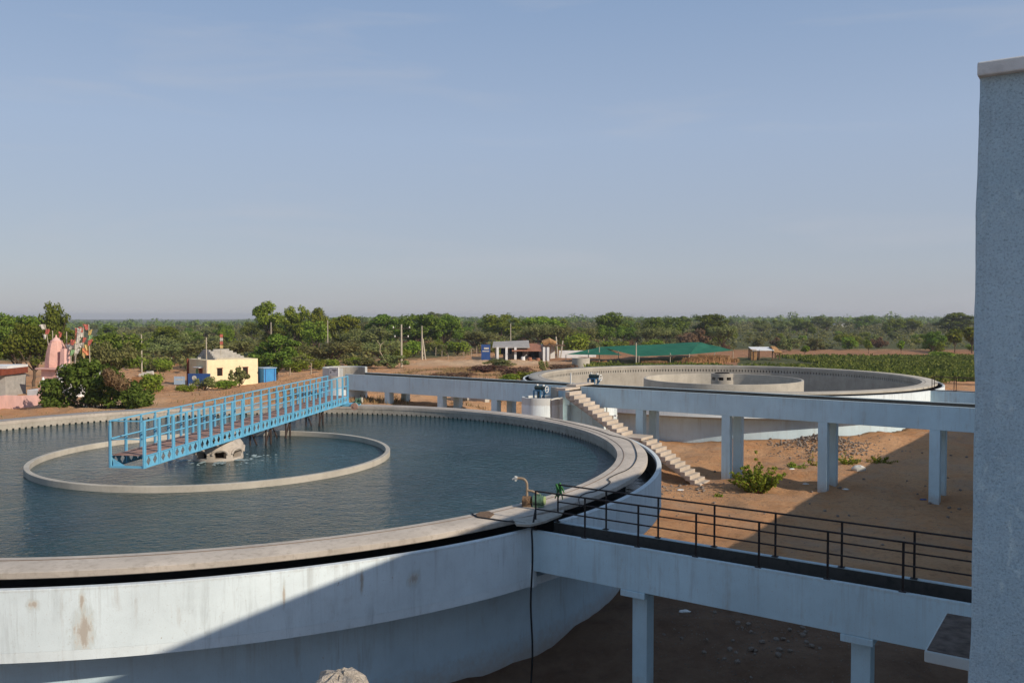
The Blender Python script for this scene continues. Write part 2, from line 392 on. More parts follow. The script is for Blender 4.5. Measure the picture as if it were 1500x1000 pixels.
# foliage: thin leaves that let some light through
def leaf(name, a, b_, c):
    t = NT(name); g = t.t.nodes.new('ShaderNodeNewGeometry'); oi = t.t.nodes.new('ShaderNodeObjectInfo')
    col = t.ramp(g.outputs['Random Per Island'], [(0, a), (.5, b_), (1, c)])
    hs = t.t.nodes.new('ShaderNodeHueSaturation'); t.l(col, hs.inputs['Color'])
    t.l(t.math('ADD', t.math('MULTIPLY', oi.outputs['Random'], .055), .470), hs.inputs['Hue'])
    t.l(t.math('ADD', t.math('MULTIPLY', oi.outputs['Random'], .5), .75), hs.inputs['Value'])
    d = t.t.nodes.new('ShaderNodeBsdfDiffuse'); tr = t.t.nodes.new('ShaderNodeBsdfTranslucent'); mx = t.t.nodes.new('ShaderNodeMixShader')
    mx.inputs[0].default_value = .30
    t.l(hs.outputs[0], d.inputs[0]); t.l(hs.outputs[0], tr.inputs[0])
    t.l(d.outputs[0], mx.inputs[1]); t.l(tr.outputs[0], mx.inputs[2]); t.l(mx.outputs[0], t.out.inputs[0])
leaf('leaf_dark', (.085, .128, .020), (.140, .188, .030), (.205, .245, .045))
leaf('leaf_bright', (.130, .185, .020), (.210, .265, .032), (.295, .33, .055))
leaf('leaf_olive', (.135, .155, .048), (.205, .218, .075), (.28, .28, .105))
leaf('leaf_brown', (.16, .09, .05), (.20, .12, .07), (.25, .155, .09))
leaf('leaf_bush', (.065, .125, .022), (.110, .185, .032), (.165, .24, .05))
leaf('leaf_crop', (.090, .145, .028), (.150, .205, .042), (.22, .26, .065))
leaf('leaf_dry', (.30, .21, .10), (.38, .27, .13), (.27, .24, .09))
leaf('leaf_purple', (.15, .085, .06), (.20, .115, .08), (.18, .13, .075))
t = NT('shade_net')      # woven green shade cloth: lets light through
d = t.t.nodes.new('ShaderNodeBsdfDiffuse'); tr = t.t.nodes.new('ShaderNodeBsdfTranslucent'); mx = t.t.nodes.new('ShaderNodeMixShader')
cc = t.ramp(t.noise(.8, 4), [(.3, (.03, .155, .098)), (.7, (.052, .215, .14))])
mx.inputs[0].default_value = .25; t.l(cc, d.inputs[0]); t.l(cc, tr.inputs[0])
t.l(d.outputs[0], mx.inputs[1]); t.l(tr.outputs[0], mx.inputs[2]); t.l(mx.outputs[0], t.out.inputs[0])

# ------------------------------------------------------------------ ground
C1 = Vector((-10.33, 30.23, 0)); C2 = Vector((16.2, 66.4, 0))
ANCH = np.array([(-20, 0, 0), (0, 5, 0), (0, 15, -.1), (-1, 20, 0), (3, 25, .1), (8, 34, .1), (9, 41, .05), (13, 40, .1), (18, 37, .1), (25, 35, .1),
 (30, 20, 0), (8, 30, .1), (4, 41, .1), (3, 46, .15), (3, 50, .2), (10, 52.5, .35), (13, 51.5, .6), (19, 51.6, 1.0), (24, 53, 1.0), (28, 56, .9), (14, 47, .25), (20, 47, .4), (24, 46, .4), (10, 48, .2), (32, 45, .4),
 (-.5, 51, .9), (-3.5, 55, 2.6), (-10, 62, 2.7), (-12, 55, 2.7), (-8, 50, 2.5), (-12, 46.8, 2.8), (-20, 45, 2.85), (-25.5, 38, 2.85), (-27, 30, 2.7), (-27, 22, 2.0), (-24, 13, .4), (-20, 10, 0),
 (-30, 50, 2.3), (-40, 60, 1.6), (-33, 85, 1.15), (-20, 85, 1.5), (-5, 75, 2.5), (0, 90, 2.3), (0, 110, 1.9), (0, 128, 1.7), (10, 92, 2.1), (0, 75, 2.5), (0, 62, 2.6), (2, 56, 1.6),
 (1, 68, 2.8), (3, 78, 2.7), (16, 83, 2.5), (28, 80, 2.1), (34, 68, 1.6), (40, 110, 1.6), (60, 110, 1.4), (20, 115, 1.7), (20, 135, 1.4), (60, 60, 1.0), (60, 20, .3), (-60, 30, 1.5), (-60, 90, 1.0), (-40, 120, 1.0), (60, 150, 1.2), (0, 160, 1.4), (-60, 160, 1.0), (100, 100, 1.2), (0, -40, 0), (60, -30, 0), (-60, -20, 0)], float)
def zsmooth(x, y):
    x = np.asarray(x, float); y = np.asarray(y, float)
    num = 0; den = 0
    for ax, ay, az in ANCH:
        w = 1 / ((x - ax) ** 2 + (y - ay) ** 2 + 6.0) ** 2
        num = num + w * az; den = den + w
    z = num / den
    rr = np.hypot(x, y); f = np.clip((rr - 180) / 150, 0, 1)
    drop = np.clip((-x / np.maximum(y, 1) - .20) / .14, 0, 1) * np.clip((rr - 230) / 900, 0, 1.3) * 5.5 * (y > 0)     # the plain falls away towards the temple side
    return z * (1 - f) + 1.1 * f - drop
def zg(x, y):
    x = np.asarray(x, float); y = np.asarray(y, float); z = zsmooth(x, y)
    lump = (fbm(x * .45, y * .45, 3, 4) - .47) * .6 + (fbm(x * 1.5, y * 1.5, 9, 4) - .46) * .26 + .35 * np.exp(-((np.hypot(x - 16.2, y - 66.4) - 16.6) / 1.3) ** 2) * fbm(x * .9, y * .9, 13, 3) * (y < 60)
    return z + lump * np.clip(1 - (np.hypot(x, y) - 150) / 200, .15, 1)
def ground(px, y, ypx=None):
    x = (px - 750) / FPX * y
    return Vector((x, y, float(zg(x, y))))
def axis(a, b, st, far, k):
    m = list(np.arange(a, b + st / 2, st)); s = st
    lo, hi = [], []
    q = a
    while q > -far: s *= k; q -= s; lo.append(q)
    s = st; q = b
    while q < far: s *= k; q += s; hi.append(q)
    return np.array(lo[::-1] + m + hi)
gx = axis(-34, 44, .33, 3500, 1.09)
gy = np.concatenate([np.arange(-60, 8, 4.), np.arange(8, 86, .33), np.arange(86.4, 140, .9)])
s = .9; q = gy[-1]; far = []
while q < 3600: s *= 1.08; q += s; far.append(q)
gy = np.concatenate([gy, far])
X, Y = np.meshgrid(gx, gy); Z = zg(X, Y)
rt = np.hypot(X - C2.x, Y - C2.y); snap = np.where((rt > 14.05) & (rt <= 14.38), 14.3, np.where((rt > 14.38) & (rt < 14.72), 14.43, rt))
X = C2.x + (X - C2.x) * snap / np.maximum(rt, 1e-6); Y = C2.y + (Y - C2.y) * snap / np.maximum(rt, 1e-6)
Z = np.where(snap < 14.35, -1.3, Z)
nx, ny = len(gx), len(gy)
V = np.stack([X, Y, Z], -1).reshape(-1, 3)
ii = (np.arange(ny - 1)[:, None] * nx + np.arange(nx - 1)[None]).ravel()
F = np.stack([ii, ii + 1, ii + nx + 1, ii + nx], 1)
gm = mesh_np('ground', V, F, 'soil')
gm.polygons.foreach_set('use_smooth', [True] * len(gm.polygons))
PXg = 750 + FPX * X / np.maximum(Y, 1)          # only used to lay out fields along sight lines
reg = np.zeros((ny, nx, 4))
def sm(v, a, b): return np.clip((v - a) / (b - a), 0, 1)
fieldm = sm(X, 2, 8) * sm(Y, 83, 88)
reg[..., 0] = fieldm * (1 - sm(Y, 172, 186)) * sm(Y, 108, 114)                               # red tilled strip
reg[..., 1] = np.maximum(sm(Y, 165, 190), sm(-X, 45, 55) * sm(Y, 70, 80) * .0)
reg[..., 1] = np.maximum(reg[..., 1], fieldm * (1 - sm(Y, np.where(PXg > 1080, 138, 110), np.where(PXg > 1080, 146, 116))) * .9)
reg[..., 1] = np.maximum(reg[..., 1], sm(Y, 120, 140) * (1 - sm(X, -12, -2)) * .8)
road = np.exp(-((Y - (62 - .62 * (X + 34))) / 4.5) ** 2) * sm(-X, 20, 26) * (Y < 120)         # dirt track past the yellow house
reg[..., 2] = np.maximum(road, np.exp(-(((X + 3) / 12) ** 2 + ((Y - 118) / 12) ** 2)) * .9)
reg[..., 3] = sm(-(X * N.x + Y * N.y), -34, -20) * .9 * (1 - sm(-X, 12, 20))  # pump house shade painted into the near yard's soil colour
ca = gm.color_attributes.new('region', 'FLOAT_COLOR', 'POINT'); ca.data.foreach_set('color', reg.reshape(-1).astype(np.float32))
go = bpy.data.objects.new('ground', gm); COL.objects.link(go); tag(go, kind='structure')

# ------------------------------------------------------------------ clarifier tanks
ZW = 3.6; ZWATER = 3.205
def make_tank(c, wet, label):
    T = thing('clarifier_tank', label, 'tank', (c.x, c.y, 0), group='round clarifier tanks')
    ga, gb = -41.7, 314.75          # the launder wall is open where the outlet channel leaves
    MB().lathe([(13.95, -1), (14.4, -1), (14.4, 2.12), (14.2, 2.122), (14.2, 3.05), (13.95, 3.05)], c, 200).build('tank_wall', 'blue_wash_shaded', T, True)
    if not wet:
        MB().lathe([(13.938, -1), (13.947, -1), (13.947, 3.045), (13.938, 3.045)], c, 200).build('inner_face', 'tank_inside', T, True)
        MB().disc(c, 13.9, -.35).build('tank_floor', 'tank_inside', T)
    k = 324; m = MB()
    for i in range(k):                # teeth between the overflow ports
        a = 2 * math.pi * (i + .5) / k; d = Vector((math.cos(a), math.sin(a), 0)); e = Vector((-d.y, d.x, 0))
        p = c + d * 14.075; p.z = 3.155
        m.box(p, .248, .180, .206, d)
    m.build('overflow_port_band', 'concrete_grey' if wet else 'tank_inside', T)
    MB().lathe([(13.95, 3.26), (14.2, 3.26), (14.2, 3.46), (13.95, 3.46)], c, 200).build('weir_wall', 'concrete_grey' if wet else 'tank_inside', T, True)
    MB().lathe([(13.93, 3.462), (14.9, 3.462), (14.92, 3.48), (14.92, 3.585), (14.9, 3.6), (13.93, 3.6)], c, 200).build('walkway', 'concrete' if wet else 'concrete_clean', T, True)
    MB().lathe([(14.135, 3.603), (14.16, 3.603), (14.16, 3.610), (14.135, 3.610)], c, 200).build('wheel_track', 'track_iron', T, True)
    MB().lathe([(14.403, 2.12), (15.36, 2.12), (15.36, 2.3), (14.403, 2.3)], c, 200).build('launder_floor', 'blue_wash', T, True)
    MB().lathe([(15.21, 2.302), (15.36, 2.302), (15.36, 3.395), (15.345, 3.41), (15.225, 3.41), (15.21, 3.395)], c, 200, ga, gb).build('launder_wall', 'blue_wash_stained' if wet else 'blue_wash', T, True)
    MB().lathe([(14.202, 2.304), (14.212, 2.304), (14.212, 3.4), (14.202, 3.4)], c, 160).build('launder_lining', 'launder_black', T, True)
    MB().lathe([(15.19, 2.304), (15.207, 2.304), (15.207, 3.33), (15.19, 3.33)], c, 160, ga, gb).build('launder_lining', 'launder_black', T, True)
    fw = MB().lathe([(5.82, -.34 if not wet else .5), (5.98, -.34 if not wet else .5), (5.98, 3.38), (5.97, 3.39), (5.83, 3.39), (5.82, 3.38)], c, 120).build('flocculator_wall', 'concrete_clean', T, True)
    # centre drum with arched outlet ports
    d = MB(); r0, r1 = .58, .84
    d.lathe([(r0, -.34), (r1, -.34), (r1, 3.30), (r0, 3.30)], c, 48)
    nP = 8
    for i in range(nP):
        a0 = 360 / nP * i + 22.5 - (14 if wet else 12); d.lathe([(r0, 3.301), (r1, 3.301), (r1, 3.529), (r0, 3.529)], c, 8, a0 + 28, a0 + 45 )
    d.lathe([(r0, 3.53), (r1, 3.53), (r1, 3.72), (r1 - .1, 3.86), (r0, 3.93)] if wet else [(r0, 3.53), (r1, 3.53), (r1, 3.80), (r0, 3.80)], c, 48)
    dr = d.build('centre_drum', 'concrete' if wet else 'tank_inside', T, True)
    if wet: MB().cyl(c, r0 + .02, 3.86, 3.95, 40).build('drum_lid', 'concrete', dr, True)
    MB().cyl(c, r0 - .03, 3.0, 3.85, 24).build('drum_core', 'dark_void', dr, True)
    for i in range(nP if wet else 0):
        am = R(360 / nP * i + 22.5); pts = []
        for k2 in range(9):
            q = math.pi * k2 / 8; a = am + math.cos(q) * .30
            pts.append((c.x + (r1 + .015) * math.cos(a), c.y + (r1 + .015) * math.sin(a), 3.44 + math.sin(q) * .17))
        MB().tube(pts, .045, 6).build('port_surround', 'concrete', dr, True)
    if wet:
        m = MB()
        nn = 128
        for i in range(nn):
            a, b = 2 * math.pi * i / nn, 2 * math.pi * (i + 1) / nn
        w = MB().disc(c, 14.1, ZWATER, 160).build('water', 'water'); tag(w, kind='structure')
        w = MB().lathe([(14.215, 2.6), (15.185, 2.6), (15.185, 2.64), (14.215, 2.64)], c, 160).build('water', 'launder_water', None, True); tag(w, kind='structure')
    return T
T1 = make_tank(C1, True, 'round clarifier tank full of dark water with a blue bridge across it')
T2 = make_tank(C2, False, 'empty round concrete tank with bare grey inside beside the green shade net')

# foam where the drum spills
fm = MB(); fr = random.Random(4)
for k in range(85):
    port = fr.choice((-112.5, -67.5, -22.5, 22.5, -157.5)); q = fr.random() ** 1.6
    a = R(port + fr.gauss(0, 7 + 8 * q)); d = .88 + q * fr.uniform(.5, 1.9); sz = fr.uniform(.02, .075) * (1.25 - q)
    c = C1 + Vector((math.cos(a), math.sin(a), 0)) * d; e = Vector((math.cos(a), math.sin(a), 0)); g_ = Vector((-e.y, e.x, 0)); L = fr.uniform(1.2, 3.2)
    v = [c + e * math.cos(t_) * sz * L * fr.uniform(.7, 1.2) + g_ * math.sin(t_) * sz * fr.uniform(.7, 1.2) + Vector((0, 0, ZWATER + .004)) for t_ in (2 * math.pi * i / 8 for i in range(8))]
    fm.add(v + [c + Vector((0, 0, ZWATER + .02 + sz * .3))], [(i, (i + 1) % 8, 8) for i in range(8)])
tag(fm.build('foam', 'foam', None, True), 'white foam churning around the centre drum outlets', 'foam', kind='stuff')

# ------------------------------------------------------------------ blue scraper bridge on the full tank
BD = Vector((.1230, .9924, 0)).normalized(); BP = Vector((BD.y, -BD.x, 0))     # along the bridge / to its right side
b0 = C1 + Vector((.17, 0, 0)) - BD * 5.95; zb0, zb1, zrail = 3.90, 4.25, 5.22; PANEL = .8; NP = 23; HW = .5
BR = thing('scraper_bridge', 'sky blue railed steel bridge with rusty deck spanning the water tank', 'bridge', (b0.x, b0.y, zb0), math.atan2(BD.y, BD.x))
def bpt(s_, o, z): p = b0 + BD * s_ + BP * o; return Vector((p.x, p.y, z))
# one girder panel: two diamond holes
def panel_mesh():
    pts = []; fs = []
    H = zb1 - zb0
    for h in range(2):
        x0, x1 = .055 + h * .345, .055 + (h + 1) * .345; xm = (x0 + x1) / 2; n = len(pts)
        pts += [(x0, 0), (x1, 0), (x1, H), (x0, H), (xm - .115, H / 2), (xm, H * .10), (xm + .115, H / 2), (xm, H * .90)]
        A, B, C_, D, Lf, Bo, Ri, To = range(n, n + 8)
        fs += [(A, B, Bo), (B, C_, Ri), (C_, D, To), (D, A, Lf), (A, Bo, Lf), (B, Ri, Bo), (C_, To, Ri), (D, Lf, To)]
    return pts, fs
pp, pf = panel_mesh()
g0 = {}
for side in (1, -1):
    for i in range(NP):
        k = ('p', side)
        if k not in g0:
            m = MB(); m.plate(pp, pf, bpt(0, side * HW, zb0), BD, Vector((0, 0, 1)), .012)
            m.bar(bpt(0, side * HW, zb0 + .012), bpt(PANEL, side * HW, zb0 + .012), .07, .02)
            m.bar(bpt(0, side * HW, zb1 - .012), bpt(PANEL, side * HW, zb1 - .012), .07, .02)
            g0[k] = m.build('girder_panel', 'bridge_blue', BR)
        else:
            o = g0[k].copy(); COL.objects.link(o); o.parent = BR; o.location = (PANEL * i, 0, 0)
    for i in range(NP + 1):
        k = ('s', side); w = .105 if side == 1 else .045
        if k not in g0:
            m = MB(); m.box(bpt(0, side * (HW + .012), (zb0 + zrail) / 2), w, .05, zrail - zb0, BD)
            m.box(bpt(0, side * (HW + .043), (zb0 + zrail - .12) / 2), .012, .05, zrail - zb0 - .12, BD)
            g0[k] = m.build('post', 'bridge_blue', BR)
        else:
            o = g0[k].copy(); COL.objects.link(o); o.parent = BR; o.location = (PANEL * i, 0, 0)
    L = PANEL * NP
    MB().bar(bpt(-.05, side * HW, zrail + .016), bpt(L + .05, side * HW, zrail + .016), .05, .035).build('top_rail', 'bridge_blue', BR)
    MB().tube([bpt(-.02, side * (HW - .035), 4.74), bpt(L + .02, side * (HW - .035), 4.74)], .022, 6).build('middle_rail', 'bridge_blue', BR)
MB().bar(bpt(0, -HW, zrail + .014), bpt(0, HW, zrail + .014), .04, .03).build('end_rail', 'bridge_blue', BR)
MB().bar(bpt(0, -HW, 4.72), bpt(0, HW, 4.72), .04, .03).build('end_rail', 'bridge_blue', BR)
m = MB(); m.bar(bpt(.0, -HW, zb0 + .03), bpt(.0, HW, zb0 + .03), .05, .06)
m.add([bpt(.02, -HW + .05, zb0 + .06), bpt(.02, -HW + .42, zb0 + .06), bpt(.02, -HW + .05, zb1 - .08)], [(0, 1, 2)])
m.build('end_frame', 'bridge_blue', BR)
dk = None
for i in range(NP):
    if dk is None:
        m = MB(); m.box(bpt(PANEL / 2, 0, zb1 + .012), PANEL - .014, HW * 2 - .09, .018, BD)
        dk = m.build('deck_plate', 'deck_rust', BR)
        MB().bar(bpt(.05, -HW + .1, zb1 + .026), bpt(PANEL - .05, HW - .1, zb1 + .026), .03, .008).build('brace_strip', 'rust_dark', dk)
    else:
        o = clone(dk, BR); o.location = (PANEL * i, 0, 0)
# hanging scraper gear
for s0 in (8.9, 10.9, 14.9):
    sg = MB()
    for o_ in (-.32, .32):
        sg.tube([bpt(s0, o_, zb0), bpt(s0, o_, 2.2)], .036, 6)
    sg.tube([bpt(s0, -.32, zb0 - .05), bpt(s0 + .5, .1, 2.3)], .032, 6); sg.tube([bpt(s0 + .45, .32, zb0 - .05), bpt(s0, .0, 2.3)], .032, 6)
    sg.tube([bpt(s0 + .5, .3, zb0 - .05), bpt(s0 + .5, .3, 2.2)], .04, 6)
    sg.build('scraper_hanger', 'rust_dark', BR)
MB().tube([bpt(6.6, .2, zb0), bpt(6.6, .2, 2.9)], .05, 8).build('scraper_hanger', 'rust_dark', BR)
# wheeled end carriage on the walkway
eL = PANEL * NP
cr = MB(); cr.box(bpt(eL + .02, .1, 3.83), .9, 1.9, .10, BD); cr.box(bpt(eL - .2, .55, 3.90), .45, .9, .06, BD)
cb = cr.build('end_carriage', 'bridge_blue', BR, bevel=.01)
for o_ in (1.0, -.75):
    wl = MB(); pc = bpt(eL - .46, o_, 3.79)
    wl.tube([pc - BD * .06, pc + BD * .06], .175, 20); wl.tube([pc - BD * .09, pc + BD * .09], .06, 10)
    wl.build('wheel', 'deck_rust', cb, True)
mt = MB(); pc = bpt(eL + .1, 1.0, 4.06)
mt.tube([pc - BP * .12, pc + BP * .1], .09, 14); mt.tube([pc + BP * .1, pc + BP * .2], .13, 16)
mt.box(bpt(eL + .1, .95, 3.93), .26, .4, .10, BD); mt.tube([pc - BP * .05 + Vector((0, 0, .03)), bpt(eL - .4, .98, 3.82)], .035, 8)
mt.build('drive_motor', 'motor_green', cb, True)
MB().tube([pc + BP * .2, pc + BP * .23], .14, 18).build('fan_cover', 'pole_cement', cb, True)
# ------------------------------------------------------------------ channels on columns
def flat(o, d, s_, off, z): p = o + d * s_ + N * off; return Vector((p.x, p.y, z))
def trough(name, label, o, s0, s1, wid, ztop, h, floor, cols, csz, mats, corbel=False, rows=None, gap=None):
    base = flat(o, U, (s0 + s1) / 2, wid / 2, 0)
    T = thing(name, label, 'channel', base, math.atan2(U.y, U.x))
    tw = .11
    segs = [(s0, s1)] if not gap else [(s0, gap[0]), (gap[1], s1)]
    for a, b in segs:
        MB().box(flat(o, U, (a + b) / 2, tw / 2, ztop - h / 2), b - a, tw, h, U).build('side_wall', mats[0], T, bevel=.015)
    MB().box(flat(o, U, (s0 + s1) / 2, wid - tw / 2, ztop - h / 2), s1 - s0, tw, h, U).build('side_wall', mats[0], T, bevel=.015)
    MB().box(flat(o, U, (s0 + s1) / 2, wid / 2, ztop - h + .10), s1 - s0, wid - 2 * tw - .002, .19, U).build('floor_slab', mats[0], T)
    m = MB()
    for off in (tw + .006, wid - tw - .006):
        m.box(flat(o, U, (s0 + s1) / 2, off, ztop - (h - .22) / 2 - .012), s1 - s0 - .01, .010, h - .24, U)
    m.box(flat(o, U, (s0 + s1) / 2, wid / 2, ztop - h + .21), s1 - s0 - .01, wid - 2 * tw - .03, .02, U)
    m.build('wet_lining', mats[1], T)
    for sc in cols:
        for off in rows:
            p = flat(o, U, sc, off, 0); gz = float(zg(p.x, p.y)) - .6; zt = ztop - h - (.14 if corbel else 0)
            cm = MB().box(flat(o, U, sc, off, (gz + zt) / 2), csz, csz, zt - gz, U).build('column', mats[0], T, bevel=.012)
            if corbel: MB().box(flat(o, U, sc, off - .02, ztop - h - .069), csz + .22, wid - .1, .136, U).build('corbel', mats[0], cm, bevel=.012)
    return T
O2 = Vector((2.8, 47.7, 0)); Z2 = 4.35
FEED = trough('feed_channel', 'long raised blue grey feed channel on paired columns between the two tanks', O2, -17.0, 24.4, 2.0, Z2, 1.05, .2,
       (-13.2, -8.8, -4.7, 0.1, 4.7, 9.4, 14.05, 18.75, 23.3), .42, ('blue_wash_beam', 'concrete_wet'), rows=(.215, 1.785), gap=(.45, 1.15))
MB().box(flat(O2, U, .9, 1.0, 1.4), 1.6, 1.3, 3.78, U).build('pier_wall', 'blue_wash_beam', FEED)
MB().box(flat(O2, U, .8, .6, 4.42), .62, 2.0, .10, U).build('crossing_slab', 'step_concrete', FEED, bevel=.01)
MB().bar(flat(O2, U, .35, .3, 4.36), flat(O2, U, .35, .3, 5.05), .05).build('marker_post', 'white_paint', FEED)
O1 = Vector((.46, 19.24, 0)); Z1 = 3.4
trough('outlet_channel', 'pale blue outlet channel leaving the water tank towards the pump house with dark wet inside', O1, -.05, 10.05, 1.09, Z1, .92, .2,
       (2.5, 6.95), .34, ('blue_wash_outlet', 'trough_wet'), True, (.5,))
O3 = O1 + (C2 - C1)
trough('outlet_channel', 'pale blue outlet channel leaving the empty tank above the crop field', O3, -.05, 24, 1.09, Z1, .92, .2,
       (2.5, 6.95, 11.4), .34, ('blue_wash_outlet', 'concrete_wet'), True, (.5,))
MB().box(flat(O1, U, -.12, .06, 2.37), .30, .16, .55, U).build('corner_bracket', 'blue_wash', T1, bevel=.015)

def railing(name, label, o, off, s_list, z, h, m, group=None):
    base = flat(o, U, s_list[0], off, z)
    T = thing(name, label, 'railing', base, math.atan2(U.y, U.x), group)
    p0 = None
    for s_ in s_list:
        if p0 is None:
            q = MB(); q.box(flat(o, U, s_, off + .018, z + h / 2), .042, .008, h, U); q.box(flat(o, U, s_ + .018, off, z + h / 2), .008, .04, h, U)
            q.box(flat(o, U, s_, off, z + .006), .12, .10, .012, U); p0 = q.build('post', m, T)
        else:
            c = p0.copy(); COL.objects.link(c); c.parent = T; c.location = (s_ - s_list[0], 0, 0)
    e = s_list[-1] + .9
    MB().bar(flat(o, U, s_list[0], off, z + h - .014), flat(o, U, e, off, z + h - .014), .036, .030).build('top_rail', m, T)
    MB().bar(flat(o, U, s_list[0], off + .03, z + h * .52), flat(o, U, e, off + .03, z + h * .52), .026).build('middle_rail', m, T)
    return T
sn = [0.02 + 1.278 * i for i in range(8)]
railing('railing', 'near-black iron railing along the near edge of the dark outlet channel', O1, .08, sn, Z1, .885, 'rail_iron')
railing('railing', 'near-black iron railing along the far edge of the outlet channel, ending at a green rag', O1, 1.0, [s_ + .02 for s_ in sn], Z1, .885, 'rail_iron')
railing('railing', 'rusty brown railing on the field-side edge of the empty tank\'s outlet channel', O3, 1.0, sn[:6], Z1, .885, 'rail_brown')
railing('railing', 'rusty brown railing on the near edge of the empty tank\'s outlet channel', O3, .08, sn[:6], Z1, .885, 'rail_brown')

# ------------------------------------------------------------------ staircase beside the feed channel
SW0, SW1 = -1.6, -.35; sw = SW1 - SW0; so = (SW0 + SW1) / 2
ST = thing('staircase', 'sunlit concrete staircase with a landing, leaning down from the feed channel to the yard', 'stairs', flat(O2, U, 8.6, so, .1), math.atan2(U.y, U.x))
zl = 2.08
MB().box(flat(O2, U, .82, -.79, Z2 - .06), .64, 1.56, .12, U).build('top_platform', 'step_concrete', ST, bevel=.012)
def flight(sa, za, sb, zb, n):
    tr = (sb - sa) / n; rs = (za - zb) / (n)
    for i in range(n):
        zt = za - rs * (i + 1) + .0; jx = rnd.uniform(-.012, .012)
        MB().box(flat(O2, U, sa + tr * (i + .5), so + jx, zt - rs * .75 + rnd.uniform(-.006, .006)), tr - .004, sw + rnd.uniform(-.03, .03), rs * 1.5, U).build('step', 'step_concrete', ST, bevel=.018)
    m = MB(); v = []
    for o_ in (SW0 + .05, SW1 - .05):
        v += [flat(O2, U, sa + .02, o_, za - rs * 2.1), flat(O2, U, sb, o_, zb - rs * .9), flat(O2, U, sb, o_, zb - rs * .9 - .17), flat(O2, U, sa + .02, o_, za - rs * 2.1 - .17)]
    m.add(v, [(0, 3, 2, 1), (4, 5, 6, 7), (0, 1, 5, 4), (1, 2, 6, 5), (2, 3, 7, 6), (3, 0, 4, 7)]).build('waist_slab', 'concrete_grey', ST)
flight(1.15, Z2, 4.8, zl, 13)
MB().box(flat(O2, U, 5.22, so, zl - .07), .86, sw + .1, .14, U).build('landing', 'step_concrete', ST, bevel=.015)
flight(5.66, zl, 8.75, .1, 12)
for s_ in (5.0, 5.5): MB().box(flat(O2, U, s_, SW0 + .25, .8), .2, .2, 2.2, U).build('landing_post', 'concrete_grey', ST)
o = MB().box(flat(O2, U, 3.55, SW1 - .1, Z2 - .175 * 8.5 + .10), .16, .12, .10, U).build('loose_block', 'white_paint', bevel=.01)
tag(o, 'small white block left lying on the upper flight of the staircase', 'block')

# ------------------------------------------------------------------ valve chambers
def chamber(name, label, c, r, z1, wallside, z0=-.5):
    T = thing(name, label, 'chamber', (c.x, c.y, 0), math.atan2(U.y, U.x), 'round valve chambers')
    MB().lathe([(r - .14, z0), (r, z0), (r, z1 - .01), (r - .012, z1), (r - .13, z1), (r - .14, z1 - .01)], c, 56).build('drum_wall', 'blue_wash', T, True)
    MB().cyl(c, r - .145, z1 - .2, z1 - .12, 40).build('cover_slab', 'concrete_grey', T, True)
    if wallside:
        aj = math.atan2(-.86, .5); p2 = c + Vector((math.cos(aj), math.sin(aj), 0)) * (r + .012)
        MB().box((p2.x, p2.y, (z0 + z1 - .04) / 2), .05, .045, z1 - z0 - .04, (-math.sin(aj), math.cos(aj), 0)).build('joint_pipe', 'concrete_grey', T)
        p = c + Vector((r + .0, .25, 0)); MB().box((p.x, p.y, (z0 + z1 - .02) / 2), .34, .9, z1 - z0 - .02).build('side_fin', 'blue_wash', T, bevel=.012)
    return T
CA = flat(O2, U, -.72, -1.12, 0); CB = flat(O2, U, .35, 3.15, 0)
chamber('valve_chamber', 'white round valve chamber on the water-tank side of the feed channel, beside the stair top', CA, 1.04, 3.78, 1)
chamber('valve_chamber', 'white round chamber behind the stairs under the feed channel', CB, 1.04, 3.78, 1)
def actuator(label, c, z):
    T = thing('valve_actuator', label, 'valve', (c.x, c.y, z), math.atan2(U.y, U.x), 'blue valve actuators')
    f = MB()
    for a, b in ((-.3, -.2), (-.3, .2), (.12, -.2), (.12, .2)):
        q = c + U * a + N * b; f.bar((q.x, q.y, z), (q.x, q.y, z + .48), .07)
    f.bar(tuple(c - U * .3 + Vector((0, 0, z + .48))), tuple(c + U * .14 + Vector((0, 0, z + .48))), .45, .07)
    f.bar(tuple(c + U * .12 + Vector((0, 0, z + .1))), tuple(c + U * .42 + Vector((0, 0, z + .45))), .07)
    f.build('stand', 'valve_blue', T)
    g = MB(); top = c + Vector((0, 0, z + .62))
    g.tube([top - U * .32, top + U * .1], .115, 12); g.tube([top + U * .12, top + U * .36], .09, 12)
    g.cyl(c - U * .08, .07, z, z + .6, 10)
    g.build('motor', 'valve_dark', T, True)
    h = MB(); hc = c + U * .42 + Vector((0, 0, z + .55)); pts = [hc + (N * math.cos(t) + Vector((0, 0, 1)) * math.sin(t)) * .17 for t in (2 * math.pi * k / 14 for k in range(15))]
    h.tube(pts, .022, 6); h.bar(hc - N * .17, hc + N * .17, .025); h.build('hand_wheel', 'white_paint', T, True)
    l = MB(); l.cyl(c - U * .2, .06, z + .74, z + .82, 10); l.cyl(c + U * .2, .06, z + .72, z + .80, 10); l.build('cap', 'white_paint', T, True)
    return T
actuator('blue valve actuator standing on the chamber beside the stair top', CA + U * .05 - N * .1, 3.66)
actuator('blue valve actuator behind the feed channel against the empty tank', CB + U * .0 - N * .2, 4.1)
MB().box(tuple(CB - N * .2 + Vector((0, 0, 3.88))), 1.2, .9, .44, U).build('plinth', 'concrete_grey', bpy.data.objects['valve_chamber.001'])
p = CA + U * .62 + N * .45
o = MB().box((p.x, p.y, 3.98), .42, .12, .66, U).build('cover_panel', 'concrete_clean', bevel=.01)
tag(o, 'upright beige slab leaning on the chamber beside the blue valve actuator', 'slab')
